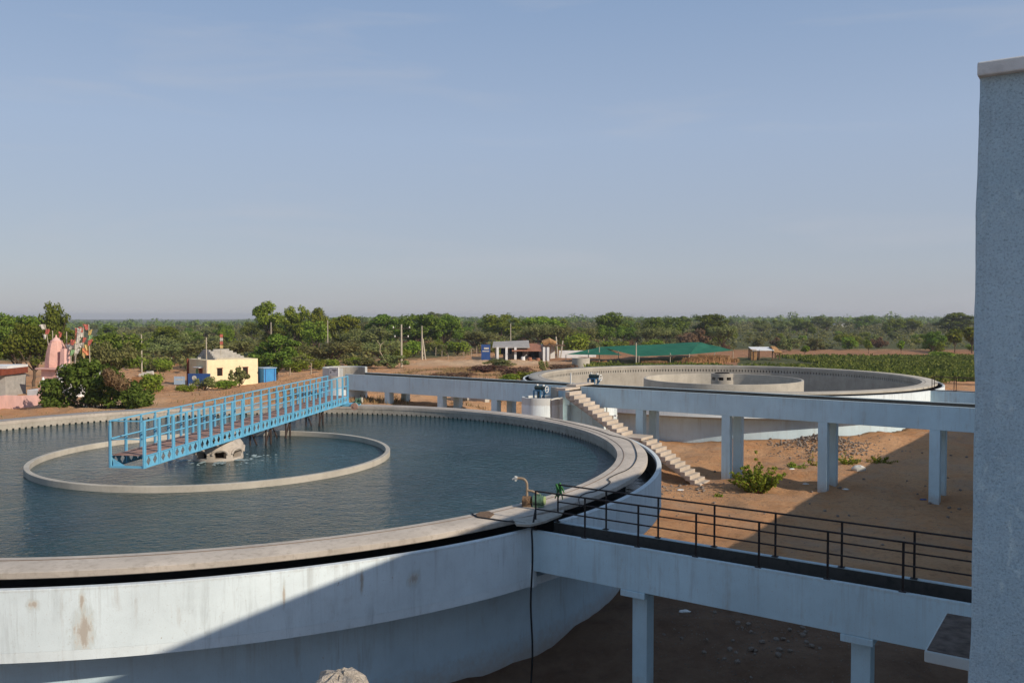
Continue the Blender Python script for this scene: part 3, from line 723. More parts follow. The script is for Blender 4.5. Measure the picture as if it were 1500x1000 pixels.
# end chamber of the feed channel
CC = flat(O2, U, -18.0, 1.0, 0); r = 1.5
EC = thing('inlet_chamber', 'pale round inlet chamber at the far end of the feed channel behind the bridge', 'chamber', (CC.x, CC.y, 0), math.atan2(U.y, U.x))
aU = math.degrees(math.atan2(U.y, U.x))
MB().lathe([(r - .15, .5), (r, .5), (r, 4.72), (r - .15, 4.72)], CC, 56, aU + 50, aU + 310).build('drum_wall', 'blue_wash', EC, True)
MB().lathe([(r - .15, .5), (r, .5), (r, 3.29), (r - .15, 3.29)], CC, 20, aU - 50, aU + 50).build('drum_wall', 'blue_wash', EC, True)
MB().lathe([(r - .16, .6), (r - .152, .6), (r - .152, 4.65), (r - .16, 4.65)], CC, 56, aU + 52, aU + 308).build('inner_lining', 'concrete_grey', EC, True)
p = onz(500, 545, 4.4); pc = CC + U * .55 - N * 1.52
sb = MB().box((pc.x, pc.y, 4.50), .86, .07, .58, U).build('notice_board', 'white_paint'); tag(sb, 'small white painted notice board on the inlet chamber rim', 'board')
for k, (w, dz) in enumerate(((.44, .12), (.2, .03))):
    q = pc - N * .038 + U * .05; MB().box((q.x, q.y, 4.50 + dz), w, .004, .055, U).build('lettering', 'dark_ink', sb)
q = pc - N * .038 - U * .3; MB().box((q.x, q.y, 4.46), .07, .004, .12, U).build('lettering', 'dark_ink', sb)

# concrete block wall under the channel
p = ground(702, 58.5); m = MB(); m.box((p.x, p.y, 2.55), 1.35, .5, 1.1, U); o = m.build('cistern', 'concrete_clean', bevel=.02)
tag(o, 'low bare concrete cistern on the sandy bank under the feed channel', 'cistern')
p = ground(676, 60); o = MB().box((p.x, p.y, 2.55), 1.3, .8, .5, U).build('kerb_block', 'concrete_clean', bevel=.02)
tag(o, 'flat concrete kerb block beside the low cistern', 'block')

# ------------------------------------------------------------------ pump house (right) and its terrace
def uv(u, v, z): p = U * u + N * v; return Vector((p.x, p.y, z))
u0, v0 = -.575, 4.86; ZT = CZ + 1.18
BH = thing('pump_house', 'tall blue rough-plastered pump house with cement coping where both channels end', 'building', uv(5, 15, 0), math.atan2(U.y, U.x))
def ub(name, m, ua, ub_, va, vb, za, zb, par, bevel=0):
    return MB().box(uv((ua + ub_) / 2, (va + vb) / 2, (za + zb) / 2), ub_ - ua, vb - va, zb - za, U).build(name, m, par, bevel=bevel)
# near face as a slightly uneven plaster skin, body behind it
nu, nz = 110, 520; us = np.linspace(0, 1.5, nu); zs = np.linspace(2.2, ZT, nz)
UU, ZZ = np.meshgrid(us, zs)
off = (fbm(UU * 2, ZZ * 2, 21, 3) - .47) * .006 + (fbm(UU * 30, ZZ * 30, 5, 3) - .44) * .005
edge = (fbm(ZZ * 1.6, ZZ * 0 + 3, 8, 5) - .47) * .03
vv = []
for a in range(nz):
    for b_ in range(nu):
        vv.append(uv(u0 + UU[a, b_] + (edge[a, b_] if b_ < 3 else 0) + (.004 if b_ == 0 else 0), v0 - off[a, b_] + (.03 if b_ == 0 else 0), ZZ[a, b_]))
m = MB(); m.add(vv, [(a * nu + b_, a * nu + b_ + 1, (a + 1) * nu + b_ + 1, (a + 1) * nu + b_) for a in range(nz - 1) for b_ in range(nu - 1)])
m.build('wall_face', 'blue_plaster', BH, True)
ub('wall', 'blue_wash_bounce', u0 + .012, 11, v0 + .045, 28.2, -.5, ZT - .02, BH)  # unseen sides, kept pale to bounce light onto the tank skirt
ub('parapet_coping', 'cap_cement', u0 + .006, .6, v0 - .045, 28.25, ZT - .003, ZT + .066, BH, .008)
ub('low_wing', 'blue_wash_bounce', u0 + .02, 11, 28.21, 62, -.5, 5.75, BH)
ub('sun_shade', 'blue_wash_beam', -1.345, u0 + .02, 8.42, 9.62, 5.09, 5.195, BH, .012)
ub('sun_shade_top', 'shade_top', -1.325, u0 + .02, 8.44, 9.60, 5.196, 5.202, BH)
ub('shade_bracket', 'blue_wash_beam', -1.05, u0 + .02, 8.9, 9.1, 4.75, 5.088, BH)
TE = thing('terrace', 'unseen flat terrace slab, open on columns, before the pump house', 'building', uv(2, -2, 0), math.atan2(U.y, U.x))  # out of view; left open below so bounced light reaches the skirt
ub('terrace_slab', 'blue_plaster', -2.6, .55, -1.6, 2.42, 6.25, 6.45, TE)
for a_, b_ in ((-2.4, -1.4), (.3, -1.4), (-2.4, 2.2), (.3, 2.2)): ub('column', 'blue_plaster', a_ - .15, a_ + .15, b_ - .15, b_ + .15, -.5, 6.248, TE)
# rough post stub at the terrace corner, its top just in view
pb = atd(497, 993, 3.15); sv = []; n = 26
rows = [(6.44, 1.0), (6.7, 1.0), (pb.z - .06, .98), (pb.z - .015, .86), (pb.z + .012, .55), (pb.z + .024, .2)]
for z, k in rows:
    for i in range(n):
        a = 2 * math.pi * i / n; q = max(abs(math.cos(a)), abs(math.sin(a))) ; rr = .112 / q * k * (.92 + rnd.uniform(-.05, .05))
        rr = min(rr, .135 * k) * rnd.uniform(.93, 1.05); sv.append((pb.x + rr * math.cos(a), pb.y + rr * math.sin(a), z + (rnd.uniform(-.010, .010) if z > pb.z - .1 else 0)))
fs = [(k * n + i, k * n + (i + 1) % n, (k + 1) * n + (i + 1) % n, (k + 1) * n + i) for k in range(len(rows) - 1) for i in range(n)] + [tuple((len(rows) - 1) * n + i for i in range(n))]
o = MB().add(sv, fs).build('post_stub', 'rough_cement'); tag(o, 'rough cement post stub with crumbled top at the terrace corner', 'post')

# ------------------------------------------------------------------ small things on the tank and channel
# pump with swan-neck pipe
pz = ZW; pp0 = onz(772, 741, ZW)
PU = thing('water_pump', 'small green pump with a rusty swan-neck pipe on the tank walkway', 'pump', pp0)
m = MB(); pm = onz(789, 742, ZW) + Vector((0, 0, .16))
dm = (pm - pp0); dm.z = 0; dm = dm.normalized(); e = Vector((-dm.y, dm.x, 0))
m.tube([pm - dm * .13, pm + dm * .1], .125, 16); m.tube([pm + dm * .1, pm + dm * .13], .10, 14)
m.box(tuple(pm - Vector((0, 0, .13))), .24, .2, .05, dm); m.box(tuple(pm + Vector((0, 0, .13))), .1, .1, .06, dm)
m.build('motor', 'motor_green', PU, True)
MB().tube([pm + dm * .131, pm + dm * .16], .105, 16).build('fan_cover', 'motor_lime', PU, True)
m = MB(); q = pp0 + Vector((0, 0, .13)); m.tube([q - dm * .1, q + dm * .1], .12, 14); m.tube([q + dm * .08, pm - dm * .1], .05, 8); m.box(tuple(pp0 + Vector((0, 0, .03))), .22, .2, .06, dm)
m.tube([q - e * .02, q - e * .16], .07, 10); m.build('volute', 'pump_iron', PU, True)
m = MB(); v = pp0 + Vector((0, 0, .25)); arc = [v, v + Vector((0, 0, .26))]
for k in range(1, 7):
    a = math.pi * .5 * k / 6; arc.append(v + Vector((0, 0, .26)) - dm * (.14 * (1 - math.cos(a))) + Vector((0, 0, .16 * math.sin(a))))
arc.append(arc[-1] - dm * .10); m.tube(arc, .03, 8)
m.tube([v + Vector((0, 0, .14)), v + dm * .14 + Vector((0, 0, .12)), v + dm * .3 + Vector((0, 0, .05))], .028, 8)
m.build('swan_neck_pipe', 'rusty_pipe', PU, True)
m = MB(); q = arc[-1]; m.tube([q, q - dm * .06, q - dm * .13 - Vector((0, 0, .035))], .045, 7, .02); m.tube([q - dm * .05 + Vector((0, 0, .05)), q - dm * .05 - Vector((0, 0, .07))], .03, 6)
m.build('spout_wrap', 'sack', PU, True)
# black hose down the skirt
ph = onz(780, 779, 3.42); hp = [flat(O1, U, .10, -.02, Z1 + .5)]
for k in range(14):
    z = 3.45 - k * .27; hp.append(Vector((ph.x - .02 + .02 * math.sin(k * .8), ph.y - .075 + .015 * math.cos(k), z)))
o = MB().tube(hp, .022, 7).build('drain_hose', 'rubber', None, True); tag(o, 'thin black hose hanging from the railing corner down the tank skirt to the soil', 'hose')
# cable snaking over the walkway
cpx = [(851, 742), (848, 729), (858, 722), (872, 719), (884, 713), (894, 706), (891, 701), (903, 694), (918, 688), (928, 680), (933, 668), (930, 655), (924, 646), (912, 641), (895, 637), (876, 630), (850, 623), (820, 616), (796, 611.5)]
cp = [onz(a, b, ZW + .02) for a, b in cpx]; cs = []
for i in range(len(cp) - 1):
    p0, p1, p2, p3 = cp[max(i - 1, 0)], cp[i], cp[i + 1], cp[min(i + 2, len(cp) - 1)]
    for k in range(5):
        t_ = k / 5; cs.append(.5 * ((2 * p1) + (p2 - p0) * t_ + (2 * p0 - 5 * p1 + 4 * p2 - p3) * t_ ** 2 + (3 * p1 - p0 - 3 * p2 + p3) * t_ ** 3))
o = MB().tube(cs, .013, 6).build('power_cable', 'rubber', None, True); tag(o, 'thin dark cable snaking along the sunlit tank walkway', 'cable')
cp = [onz(a, b, ZW + .02) for a, b in ((691, 752), (700, 757), (722, 760), (742, 763), (757, 764), (770, 766))]
o = MB().tube(cp, .016, 6).build('power_cable', 'rubber', None, True); tag(o, 'short dark cable lying across the walkway from a worn patch to the pump', 'cable')
# torn patching slab beside the pump
a, b, c_, d_ = (onz(x, y, ZW + .018) for x, y in ((752, 767), (778, 759), (826, 753), (780, 776)))
def patch_mesh(name, pix, z, th, m):
    pts = [onz(x, y, z) for x, y in pix]; k = len(pts)
    return MB().add(pts + [p - Vector((0, 0, th)) for p in pts], [tuple(range(k))[::-1], tuple(range(k, 2 * k))] + [(i, (i + 1) % k, (i + 1) % k + k, i + k) for i in range(k)]).build(name, m)
o = patch_mesh('patch_slab', [(751, 760), (770, 757), (800, 752), (826, 746), (822, 753), (800, 762), (776, 768), (757, 767)], ZW + .03, .05, 'concrete_grey')
tag(o, 'grey patching slab laid over the launder at the channel mouth', 'slab')
# oil-stained burlap scrap on the walkway
o = patch_mesh('burlap_scrap', [(697, 752), (704, 749), (716, 748), (724, 752), (718, 757), (706, 758), (699, 756)], ZW + .02, .016, 'pump_iron')
tag(o, 'crumpled brown burlap scrap on the walkway near the pump', 'rag')
# green rag on the far rail post
rp = flat(O1, U, sn[0] + .02, 1.0, Z1 + .885); m = MB()
for k in range(7):
    w = [Vector((rnd.uniform(-.05, .17), rnd.uniform(-.05, .05), rnd.uniform(-.03, .03)))]
    a = rp + Vector((rnd.uniform(-.04, .06), rnd.uniform(-.03, .03), rnd.uniform(-.05, .03))); L = rnd.uniform(.12, .36)
    d = Vector((rnd.uniform(-.1, .55), rnd.uniform(-.2, .2), -1)).normalized()
    m.tube([a, a + d * L * .5 + Vector((rnd.uniform(0, .05), 0, 0)), a + d * L], .03, 5, .012)
o = m.build('knotted_rag', 'rag_green', None, True); tag(o, 'torn green rag knotted to the first post of the far railing', 'rag')

# ------------------------------------------------------------------ leaves, shrubs and trees
def leaf_cloud(rng, clumps, n, size, up=.5, flat_=1.0, surf=.55, asp=.6):
    cl = np.array(clumps, float); w = cl[:, 3] ** 2; idx = rng.choice(len(cl), n, p=w / w.sum())
    d = rng.normal(size=(n, 3)); d /= np.linalg.norm(d, axis=1)[:, None]
    rad = cl[idx, 3] * (surf + (1 - surf) * rng.random(n)) * np.where(rng.random(n) < .25, rng.random(n), 1)
    p = cl[idx, :3] + d * rad[:, None] * np.array([1, 1, flat_])
    nr = d * .7 + rng.normal(size=(n, 3)) * .55 + np.array([0, 0, up]); nr /= np.linalg.norm(nr, axis=1)[:, None]
    a = np.cross(nr, rng.normal(size=(n, 3))); a /= np.linalg.norm(a, axis=1)[:, None]; b = np.cross(nr, a)
    sz = size * (.6 + .8 * rng.random(n))[:, None]
    V = np.stack([p - a * sz, p + b * sz * asp + nr * sz * .12, p + a * sz, p - b * sz * asp + nr * sz * .12], 1).reshape(-1, 3)
    return V, np.arange(4 * n).reshape(n, 4)
def limb(m, p, q, r0, r1, rng, n=6):
    p, q = np.array(p, float), np.array(q, float); k = 5; L = np.linalg.norm(q - p)
    pts = [p + (q - p) * i / k + (rng.normal(size=3) * L * .035 if 0 < i < k else 0) for i in range(k + 1)]
    m.tube([tuple(x) for x in pts], r0, n, r1)
PROTO = {}
def tree_proto(key, seed, H, W, trunk_h, nclump, cr, nleaf, lsize, leafm, bark='bark', shape='round', flat_=.75, trunk_r=.16, up=.5):
    rng = np.random.default_rng(seed); cl = []
    ch = H - trunk_h
    for i in range(nclump):
        for _ in range(50):
            d = rng.normal(size=3); d /= np.linalg.norm(d); q = rng.random() ** .45
            x, y, z = d[0] * q * W / 2, d[1] * q * W / 2, d[2] * q * ch / 2
            if shape == 'spread': z = abs(z) * .9 - ch * .25 + .25 * ch * math.hypot(x, y) / (W / 2)
            if shape == 'tufts' and q < .6: continue
            break
        r = cr * rng.uniform(.6, 1.25); k = max(.0, 1 - r / (W / 2))
        cl.append((x * (k * .6 + .4), y * (k * .6 + .4), trunk_h + ch / 2 + z * max(.3, 1 - r / ch * .9), r))
    m = MB(); top = (rng.uniform(-.2, .2), rng.uniform(-.2, .2), trunk_h)
    limb(m, (0, 0, -.4), top, trunk_r * 1.3, trunk_r * .9, rng, 8)
    order = rng.permutation(len(cl))[:min(len(cl), 11)]
    for i in order: limb(m, (top[0], top[1], trunk_h * rng.uniform(.75, 1)), np.array(cl[i][:3]) - np.array([0, 0, cl[i][3] * .2]), trunk_r * .55, .03, rng)
    me = bpy.data.meshes.new('trunk'); me.from_pydata(m.v, [], m.f); me.materials.append(MAT[bark])
    me.polygons.foreach_set('use_smooth', [True] * len(me.polygons))
    V, F = leaf_cloud(rng, cl, nleaf, lsize, up, flat_)
    V[:, 2] = np.maximum(V[:, 2], .05)
    PROTO[key] = (me, mesh_np('crown', V, F, leafm), H, W)
for k in range(3):
    tree_proto(('dense', k), 10 + k, 8, 7.0, (1.7, 2.3, 1.5)[k], (34, 24, 40)[k], (1.05, 1.2, .9)[k], (5600, 4600, 6000)[k], .19, 'leaf_dark')
    tree_proto(('bright', k), 20 + k, 8, 6.4, (1.8, 2.4, 1.4)[k], (30, 20, 36)[k], (.95, 1.1, .8)[k], (4800, 3800, 5200)[k], .18, 'leaf_bright')
    tree_proto(('acacia', k), 30 + k, 5.5, 8.5, .9, (38, 26, 46)[k], (1.0, 1.2, .85)[k], (4800, 3600, 5200)[k], .15, 'leaf_olive', shape='spread', flat_=.5, up=.8)
    tree_proto(('shrub', k), 50 + k, 2.6, 3.6, .2, (20, 14, 26)[k], (.5, .6, .42)[k], (1800, 1400, 2000)[k], .12, 'leaf_olive', trunk_r=.05, flat_=.8)
    tree_proto(('gshrub', k), 60 + k, 2.6, 3.4, .2, 14, .75, 2000, .14, 'leaf_bright', trunk_r=.05, flat_=.8)
tree_proto(('tuft', 0), 41, 9, 6.0, 3.6, 9, 1.15, 3600, .20, 'leaf_bright', shape='tufts', trunk_r=.15)
tree_proto(('tuft', 1), 44, 9, 6.4, 3.2, 11, 1.15, 3800, .20, 'leaf_dark', shape='tufts', trunk_r=.15)
tree_proto(('bshrub', 0), 71, 2.2, 3.6, .2, 13, .7, 1900, .13, 'leaf_brown', trunk_r=.05, flat_=.75)
tree_proto(('pshrub', 0), 75, 1.1, 2.4, .1, 12, .4, 1500, .07, 'leaf_purple', trunk_r=.03, flat_=.8)
tree_proto(('palm', 0), 77, 2.8, 2.2, .8, 8, .6, 900, .22, 'leaf_bright', trunk_r=.05)
def plant(key, name, label, cat, loc, h, w, group=None, rz=None):
    tm, cm, H, W = PROTO[key]
    T = bpy.data.objects.new(name, None); COL.objects.link(T); T.empty_display_size = .3
    T.location = loc; T.rotation_euler = (0, 0, rnd.uniform(0, 6.28) if rz is None else rz); T.scale = (w / W, w / W, h / H)
    a = bpy.data.objects.new('trunk', tm); b = bpy.data.objects.new('crown', cm)
    for o in (a, b): COL.objects.link(o); o.parent = T
    tag(T, label, cat, group); return T
def tree_px(key, px, y, top, wpx, name, label, group=None, cat='tree'):
    g = ground(px, y); tz = atd(px, top, y).z
    return plant(key, name, label, cat, g - Vector((0, 0, .1)), tz - g.z + .1, wpx / FPX * y, group)
G_L = 'big trees behind the pink temple'
for key, px, y, top, w, lab in (
    (('dense', 0), 22, 92, 447, 95, 'large dark broadleaf tree behind the temple by the tin shed'),
    (('dense', 1), 48, 84, 470, 78, 'low dense green tree close behind the tin shed'),
    (('dense', 2), -30, 90, 450, 90, 'large dark tree at the edge of the temple grove'),
    (('dense', 1), 79, 100, 438, 52, 'tall narrow dark tree just behind the temple spire'),
    (('dense', 0), 168, 82, 476, 105, 'round dark green tree between the temple flags and the yellow house'),
    (('acacia', 0), 150, 78, 482, 100, 'pale feathery acacia beside the temple flags'),
    (('dense', 2), 405, 92, 488, 78, 'dense green tree behind the blue sheet-metal box'),
    (('tuft', 0), 395, 152, 441, 52, 'tallest tufted tree with forked trunk above the acacia scrub'),
    (('bright', 0), 433, 156, 446, 50, 'bright tufted tree next to the tallest forked one'),
    (('bright', 1), 468, 158, 448, 50, 'bright green rounded tree behind the lone thin pole'),
    (('bright', 2), 505, 160, 453, 62, 'wide bright green tree at the edge of the tufted row'),
    (('dense', 0), 610, 150, 451, 78, 'biggest dark broad tree behind the electric poles'),
    (('dense', 1), 655, 152, 459, 64, 'dark rounded tree with bare trunk at the sandy clearing'),
    (('dense', 2), 560, 160, 459, 66, 'dark tree between the tufted row and the biggest broad tree'),
    (('bright', 1), 730, 190, 458, 70, 'bright tree above the roof of the roadside shed'),
    (('bright', 2), 795, 185, 456, 74, 'bright domed tree behind the thatched end of the shed'),
    (('dense', 1), 895, 200, 455, 62, 'dark peaked tree behind the green shade net'),
    (('dense', 0), 975, 215, 459, 66, 'dark tree far behind the ridge of the shade net'),
    (('dense', 2), 1040, 215, 459, 64, 'dark rounded tree beyond the small thatched hut'),
    (('bshrub', 0), 1010, 190, 480, 60, 'greyish leafless-looking tree behind the shade net'),
    (('dense', 0), 1205, 420, 460, 36, 'dark twin-crowned tree in the far plain'),
    (('dense', 1), 1270, 400, 461, 40, 'dark round tree alone in the far plain'),
    (('bright', 0), 1335, 330, 466, 36, 'green domed tree with pale trunk near the far field edge'),
    (('dense', 2), 1400, 300, 457, 62, 'large dark tree far off beside the pump house wall'),
    (('acacia', 1), 478, 112, 490, 130, 'wide grey-green acacia behind the inlet chamber'),
    (('acacia', 2), 330, 118, 488, 140, 'wide grey-green acacia behind the yellow house'),
    (('acacia', 0), 250, 128, 494, 110, 'low grey-green acacia by the track behind the yellow house'),
    (('acacia', 1), 560, 124, 492, 90, 'grey-green acacia by the first electric pole'),
    (('acacia', 2), 700, 165, 476, 90, 'grey-green acacia between the pole and the roadside shed')):
    tree_px(key, px, y, top, w, 'acacia_tree' if key[0] == 'acacia' else 'broadleaf_tree', lab)
def whereabouts(px):
    for lim_, w_ in ((240, 'behind the pink temple'), (420, 'behind the yellow house'), (560, 'behind the inlet chamber'), (690, 'behind the electric poles'), (830, 'beyond the roadside shed'), (1085, 'beyond the green shade net'), (1250, 'beyond the thatched hut'), (9999, 'beyond the crop field')):
        if px < lim_: return w_
def size_word(h, a, b): return 'low' if h < a else 'middling' if h < b else 'tall'
# random belt behind
skx = [-100, 0, 100, 180, 260, 340, 380, 520, 560, 640, 690, 760, 820, 860, 900, 940, 1000, 1060, 1100, 1600]
sky_y = [455, 455, 471, 475, 473, 470, 463, 457, 461, 454, 465, 459, 463, 466, 460, 466, 460, 461, 464, 463]
cnt = 0; tries = 0
while cnt < 170 and tries < 4000:
    tries += 1
    y = 170 + 560 * rnd.random() ** 1.7; px = rnd.uniform(-60, 1480)
    if px < 560: y = max(130, y * .85)
    if px > 1060 and y < 290: continue
    top = float(np.interp(px, skx, sky_y)) + rnd.uniform(.5, 16 if y < 300 else 6)
    g = ground(px, y); h = atd(px, top, y).z - g.z
    if not 3.2 < h < 10.5 or (px < 380 and y > 330 and rnd.random() < .5): continue
    kd = rnd.choices(['dense', 'bright', 'acacia'], [4, 3, 3 if y < 330 else .5])[0]
    w = h * rnd.uniform(.85, 1.25) * (1.25 if kd == 'acacia' else 1)
    nm, look = {'dense': ('broadleaf_tree', 'dark green broadleaf tree'), 'bright': ('broadleaf_tree', 'light green broadleaf tree'), 'acacia': ('acacia_tree', 'grey-green spreading acacia')}[kd]
    lab = size_word(h, 5.6, 7.2) + ' ' + look + (' in the near woods ' if y < 260 else ' in the far woods ') + whereabouts(px); grp = lab
    plant((kd, rnd.randrange(3)), nm, lab, 'tree', g - Vector((0, 0, .1)), h, w, grp); cnt += 1
cnt = 0
while cnt < 280:
    px = rnd.uniform(180, 1440); y = 96 + 300 * rnd.random() ** 1.7
    lim = np.interp(px, [180, 230, 250, 540, 560, 700, 820, 850, 1100, 1440], [104, 104, 97, 100, 118, 140, 150, 160, 166, 168])
    if y < lim: continue
    kd = rnd.choices(['shrub', 'gshrub', 'bshrub'], [5, 4.2, .8])[0]
    k = (kd, 0) if kd == 'bshrub' else (kd, rnd.randrange(3))
    h = rnd.uniform(1.3, 3.0)
    look = {'shrub': 'grey-green thorn shrub', 'gshrub': 'bright green shrub', 'bshrub': 'brown half-dry shrub'}[kd]
    lab = size_word(h, 1.9, 2.5) + ' ' + look + (' at the scrub edge ' if y < lim + 45 else ' deep in the scrub ') + whereabouts(px)
    g = ground(px, y); plant(k, 'thorn_shrub', lab, 'shrub', g - Vector((0, 0, .1)), h, h * rnd.uniform(1.3, 2.0), lab); cnt += 1
# scrub between the trees: one mass of thorny growth
rng = np.random.default_rng(8); cl = []
while len(cl) < 2600:
    px = rng.uniform(150, 1450); y = 104 + 520 * rng.random() ** 1.25
    lim = np.interp(px, [150, 300, 540, 560, 700, 820, 850, 1100, 1440], [108, 108, 110, 128, 150, 158, 165, 176, 178])
    if y < lim or (px > 1050 and y < 330 and rng.random() < .45): continue
    x = (px - 750) / FPX * y; r = rng.uniform(.6, 1.5) * (1 + y / 700)
    cl.append((x, y, float(zsmooth(x, y)) + r * rng.uniform(.3, 1.0), r))
V, F = leaf_cloud(rng, cl, 90000, .30, .5, .8)
sc_ = 1 + np.repeat(np.clip((V[::4, 1] - 200) / 350, 0, 1), 4)[:, None] * 1.0
cen = np.repeat(V.reshape(-1, 4, 3).mean(1), 4, 0); V = cen + (V - cen) * sc_
o = bpy.data.objects.new('thorn_scrub', mesh_np('thorn_scrub', V, F, 'leaf_olive')); COL.objects.link(o)
tag(o, 'grey-green thorn scrub covering the plain between the trees', 'scrub', kind='stuff')
# woods at the horizon: one mass
rng = np.random.default_rng(5); cl = []
for i in range(2600):
    y = 600 * (1 + 2.4 * rng.random() ** 1.3); x = (rng.uniform(-80, 1560) - 750) / FPX * y; r = rng.uniform(1.8, 4.2) * (1.5 if rng.random() < .12 else 1)
    cl.append((x, y, float(zsmooth(x, y)) + r * rng.uniform(.4, 1.0), r))
V, F = leaf_cloud(rng, cl, 60000, 1.2, .6, .8)
o = bpy.data.objects.new('distant_woodland', mesh_np('distant_woodland', V, F, 'leaf_dark')); COL.objects.link(o)
tag(o, 'hazy green woodland along the horizon', 'woodland', kind='stuff')

# big bush in front of the temple, with a dry brown branch
g = ground(140, 55.5); rng = np.random.default_rng(3)
BU = thing('leafy_bush', 'big leafy green bush with a dead brown branch before the pink temple', 'bush', g)
cl = []; wm = 6.3; hm = 3.7
for i in range(90):
    x = rng.uniform(-.5, .5) * wm; y = rng.uniform(-.35, .35) * wm * .6; q = 1 - (abs(x + .3) / (wm * .58)) ** 2
    z = (rng.random() ** .8) * hm * max(.30, q); cl.append((g.x + x, g.y + y, g.z + z * .88 + .1, rng.uniform(.35, .65)))
V, F = leaf_cloud(rng, cl, 15000, .115, .4, .8)
V[:, 2] = np.maximum(V[:, 2], g.z - .05)
inv = ROOT[BU]; V = V - np.array(g)
o = bpy.data.objects.new('foliage', mesh_np('foliage', V, F, 'leaf_bush')); COL.objects.link(o); o.parent = BU
m = MB()
for i in range(14): limb(m, (g.x + rng.uniform(-.5, .5), g.y + rng.uniform(-.3, .3), g.z - .2), cl[i][:3], .06, .02, rng, 5)
m.build('stems', 'bark', BU, True)
p = atd(166, 556, 53.6); V, F = leaf_cloud(rng, [(p.x, p.y, p.z, .55), (p.x + .5, p.y, p.z - .3, .5), (p.x - .3, p.y, p.z + .4, .4)], 900, .16, .1, .8, asp=.25)
o = bpy.data.objects.new('dead_branch', mesh_np('dead_branch', V - np.array(g), F, 'leaf_brown')); COL.objects.link(o); o.parent = BU
# low shrubs about the house and yard
for px, y, h, w, key, nm, lab in (
    (330, 79.5, .9, 3.4, ('gshrub', 0), 'roadside_shrub', 'low green shrub at the foot of the yellow house wall'),
    (300, 78, 1.5, 2.6, ('shrub', 1), 'roadside_shrub', 'dark shrub in front of the blue sign by the yellow house'),
    (349, 81.5, 2.1, 2.2, ('shrub', 2), 'roadside_shrub', 'thin upright shrub against the lit wall of the yellow house'),
    (272, 76, .8, 1.8, ('gshrub', 1), 'roadside_shrub', 'small green shrub at the track edge by the pale sign'),
    (222, 74, 1.8, 2.6, ('gshrub', 2), 'roadside_shrub', 'round green shrub by the parked cart'),
    (575, 104, 1.8, 4.2, ('shrub', 0), 'roadside_shrub', 'round blue-green shrub at the foot of the cross-armed pole'),
    (535, 104, 1.6, 5.5, ('shrub', 2), 'roadside_shrub', 'wide low green shrub on the bank beyond the inlet chamber'),
    (748, 72, .9, 2.2, ('gshrub', 0), 'weed_clump', 'green weed clump on the bank between the shed and the empty tank'),
    (773, 74, 1.0, 2.4, ('gshrub', 1), 'weed_clump', 'larger green weed clump next to the empty tank rim'),
    (725, 70, .5, 1.8, ('gshrub', 2), 'weed_clump', 'tiny green weed clump near the feed channel edge'),
    (795, 88, 1.5, 1.3, ('shrub', 1), 'weed_clump', 'pale upright weed in front of the white sheds'),
    (846, 150, 4.0, 6.0, ('gshrub', 1), 'roadside_shrub', 'green bush at the shed end of the shade net'),
    (715, 92, .8, 5, ('pshrub', 0), 'dry_shrub', 'reddish dry shrub on the sandy bank'),
    (760, 84, .9, 5, ('pshrub', 0), 'dry_shrub', 'reddish dry shrub nearer the empty tank rim'),
    (670, 78, .7, 6, ('pshrub', 0), 'dry_shrub', 'wide reddish dry scrub along the feed channel'),
    (820, 95, .8, 5, ('pshrub', 0), 'dry_shrub', 'reddish dry shrub beside the concrete well ring'),
    (730, 104, 1.2, 6, ('shrub', 0), 'dry_shrub', 'grey dry brush heap before the roadside shed'),
    (1180, 150, 2.0, 1.6, ('palm', 0), 'young_tree', 'young sapling at the red field edge, nearest the hut'),
    (1272, 158, 2.6, 1.6, ('palm', 0), 'young_tree', 'young sapling midway along the red field'),
    (1320, 160, 2.8, 1.7, ('palm', 0), 'young_tree', 'slim sapling next to the dark round shrub at the red field'),
    (1366, 152, 4.6, 4.4, ('dense', 1), 'young_tree', 'dark round tree at the red field edge'),
    (1398, 165, 4.8, 4.0, ('palm', 0), 'young_tree', 'pale ragged sapling at the red field near the pump house'),
    (1425, 160, 5.2, 4.4, ('palm', 0), 'young_tree', 'tall ragged sapling right beside the pump house wall'),
    (1375, 142, 1.3, 5.0, ('gshrub', 2), 'young_tree', 'bright leafy clump below the dark round tree')):
    g = ground(px, y); plant(key, nm, lab, 'shrub' if 'tree' not in nm else 'tree', g - Vector((0, 0, .06)), h, w)

# weed bush at the channel column
def stem_bush(label, px, py, zb, wid, hgt, n, seed, nleaf, ls):
    b = onz(px, py, zb); b.z = float(zg(b.x, b.y)); rng = np.random.default_rng(seed)
    T = thing('weed_bush', label, 'bush', b); m = MB(); cl = []
    for i in range(n):
        a = rng.uniform(0, 6.28); q = rng.random() ** .5; h = hgt * (rng.uniform(.35, .75) if i else 1.0) * (1 - .3 * q)
        e = np.array([b.x + math.cos(a) * q * wid / 2, b.y + math.sin(a) * q * wid / 2, b.z + h]) if i else np.array([b.x - .1, b.y, b.z + hgt])
        s0 = np.array([b.x, b.y, b.z - .1]); limb(m, s0, e, .018, .006, rng, 5)
        for k in range(5):
            f = .35 + .65 * k / 4; c = s0 + (e - s0) * f; cl.append((*c, (.13 if i else .09) * (1.2 - .3 * f)))
    m.build('stems', 'dry_twig', T, True)
    V, F = leaf_cloud(rng, cl, nleaf, ls, .5, .9, .3)
    o = bpy.data.objects.new('foliage', mesh_np('foliage', V - np.array(b), F, 'leaf_bright')); COL.objects.link(o); o.parent = T
    return T
stem_bush('leafy green weed bush at the foot of the feed channel columns', 1110, 716, .1, 2.7, 1.9, 46, 4, 5200, .062)
stem_bush('small green weed patch behind the second column pair', 1240, 684, .2, 1.5, .65, 10, 5, 500, .05)
stem_bush('sprawling weed patch beside the white sack', 1290, 680, .25, 1.9, .4, 9, 6, 500, .05)
stem_bush('thin weed sprig in the sun before the second column pair', 1192, 688, .2, .7, .7, 4, 8, 90, .05)
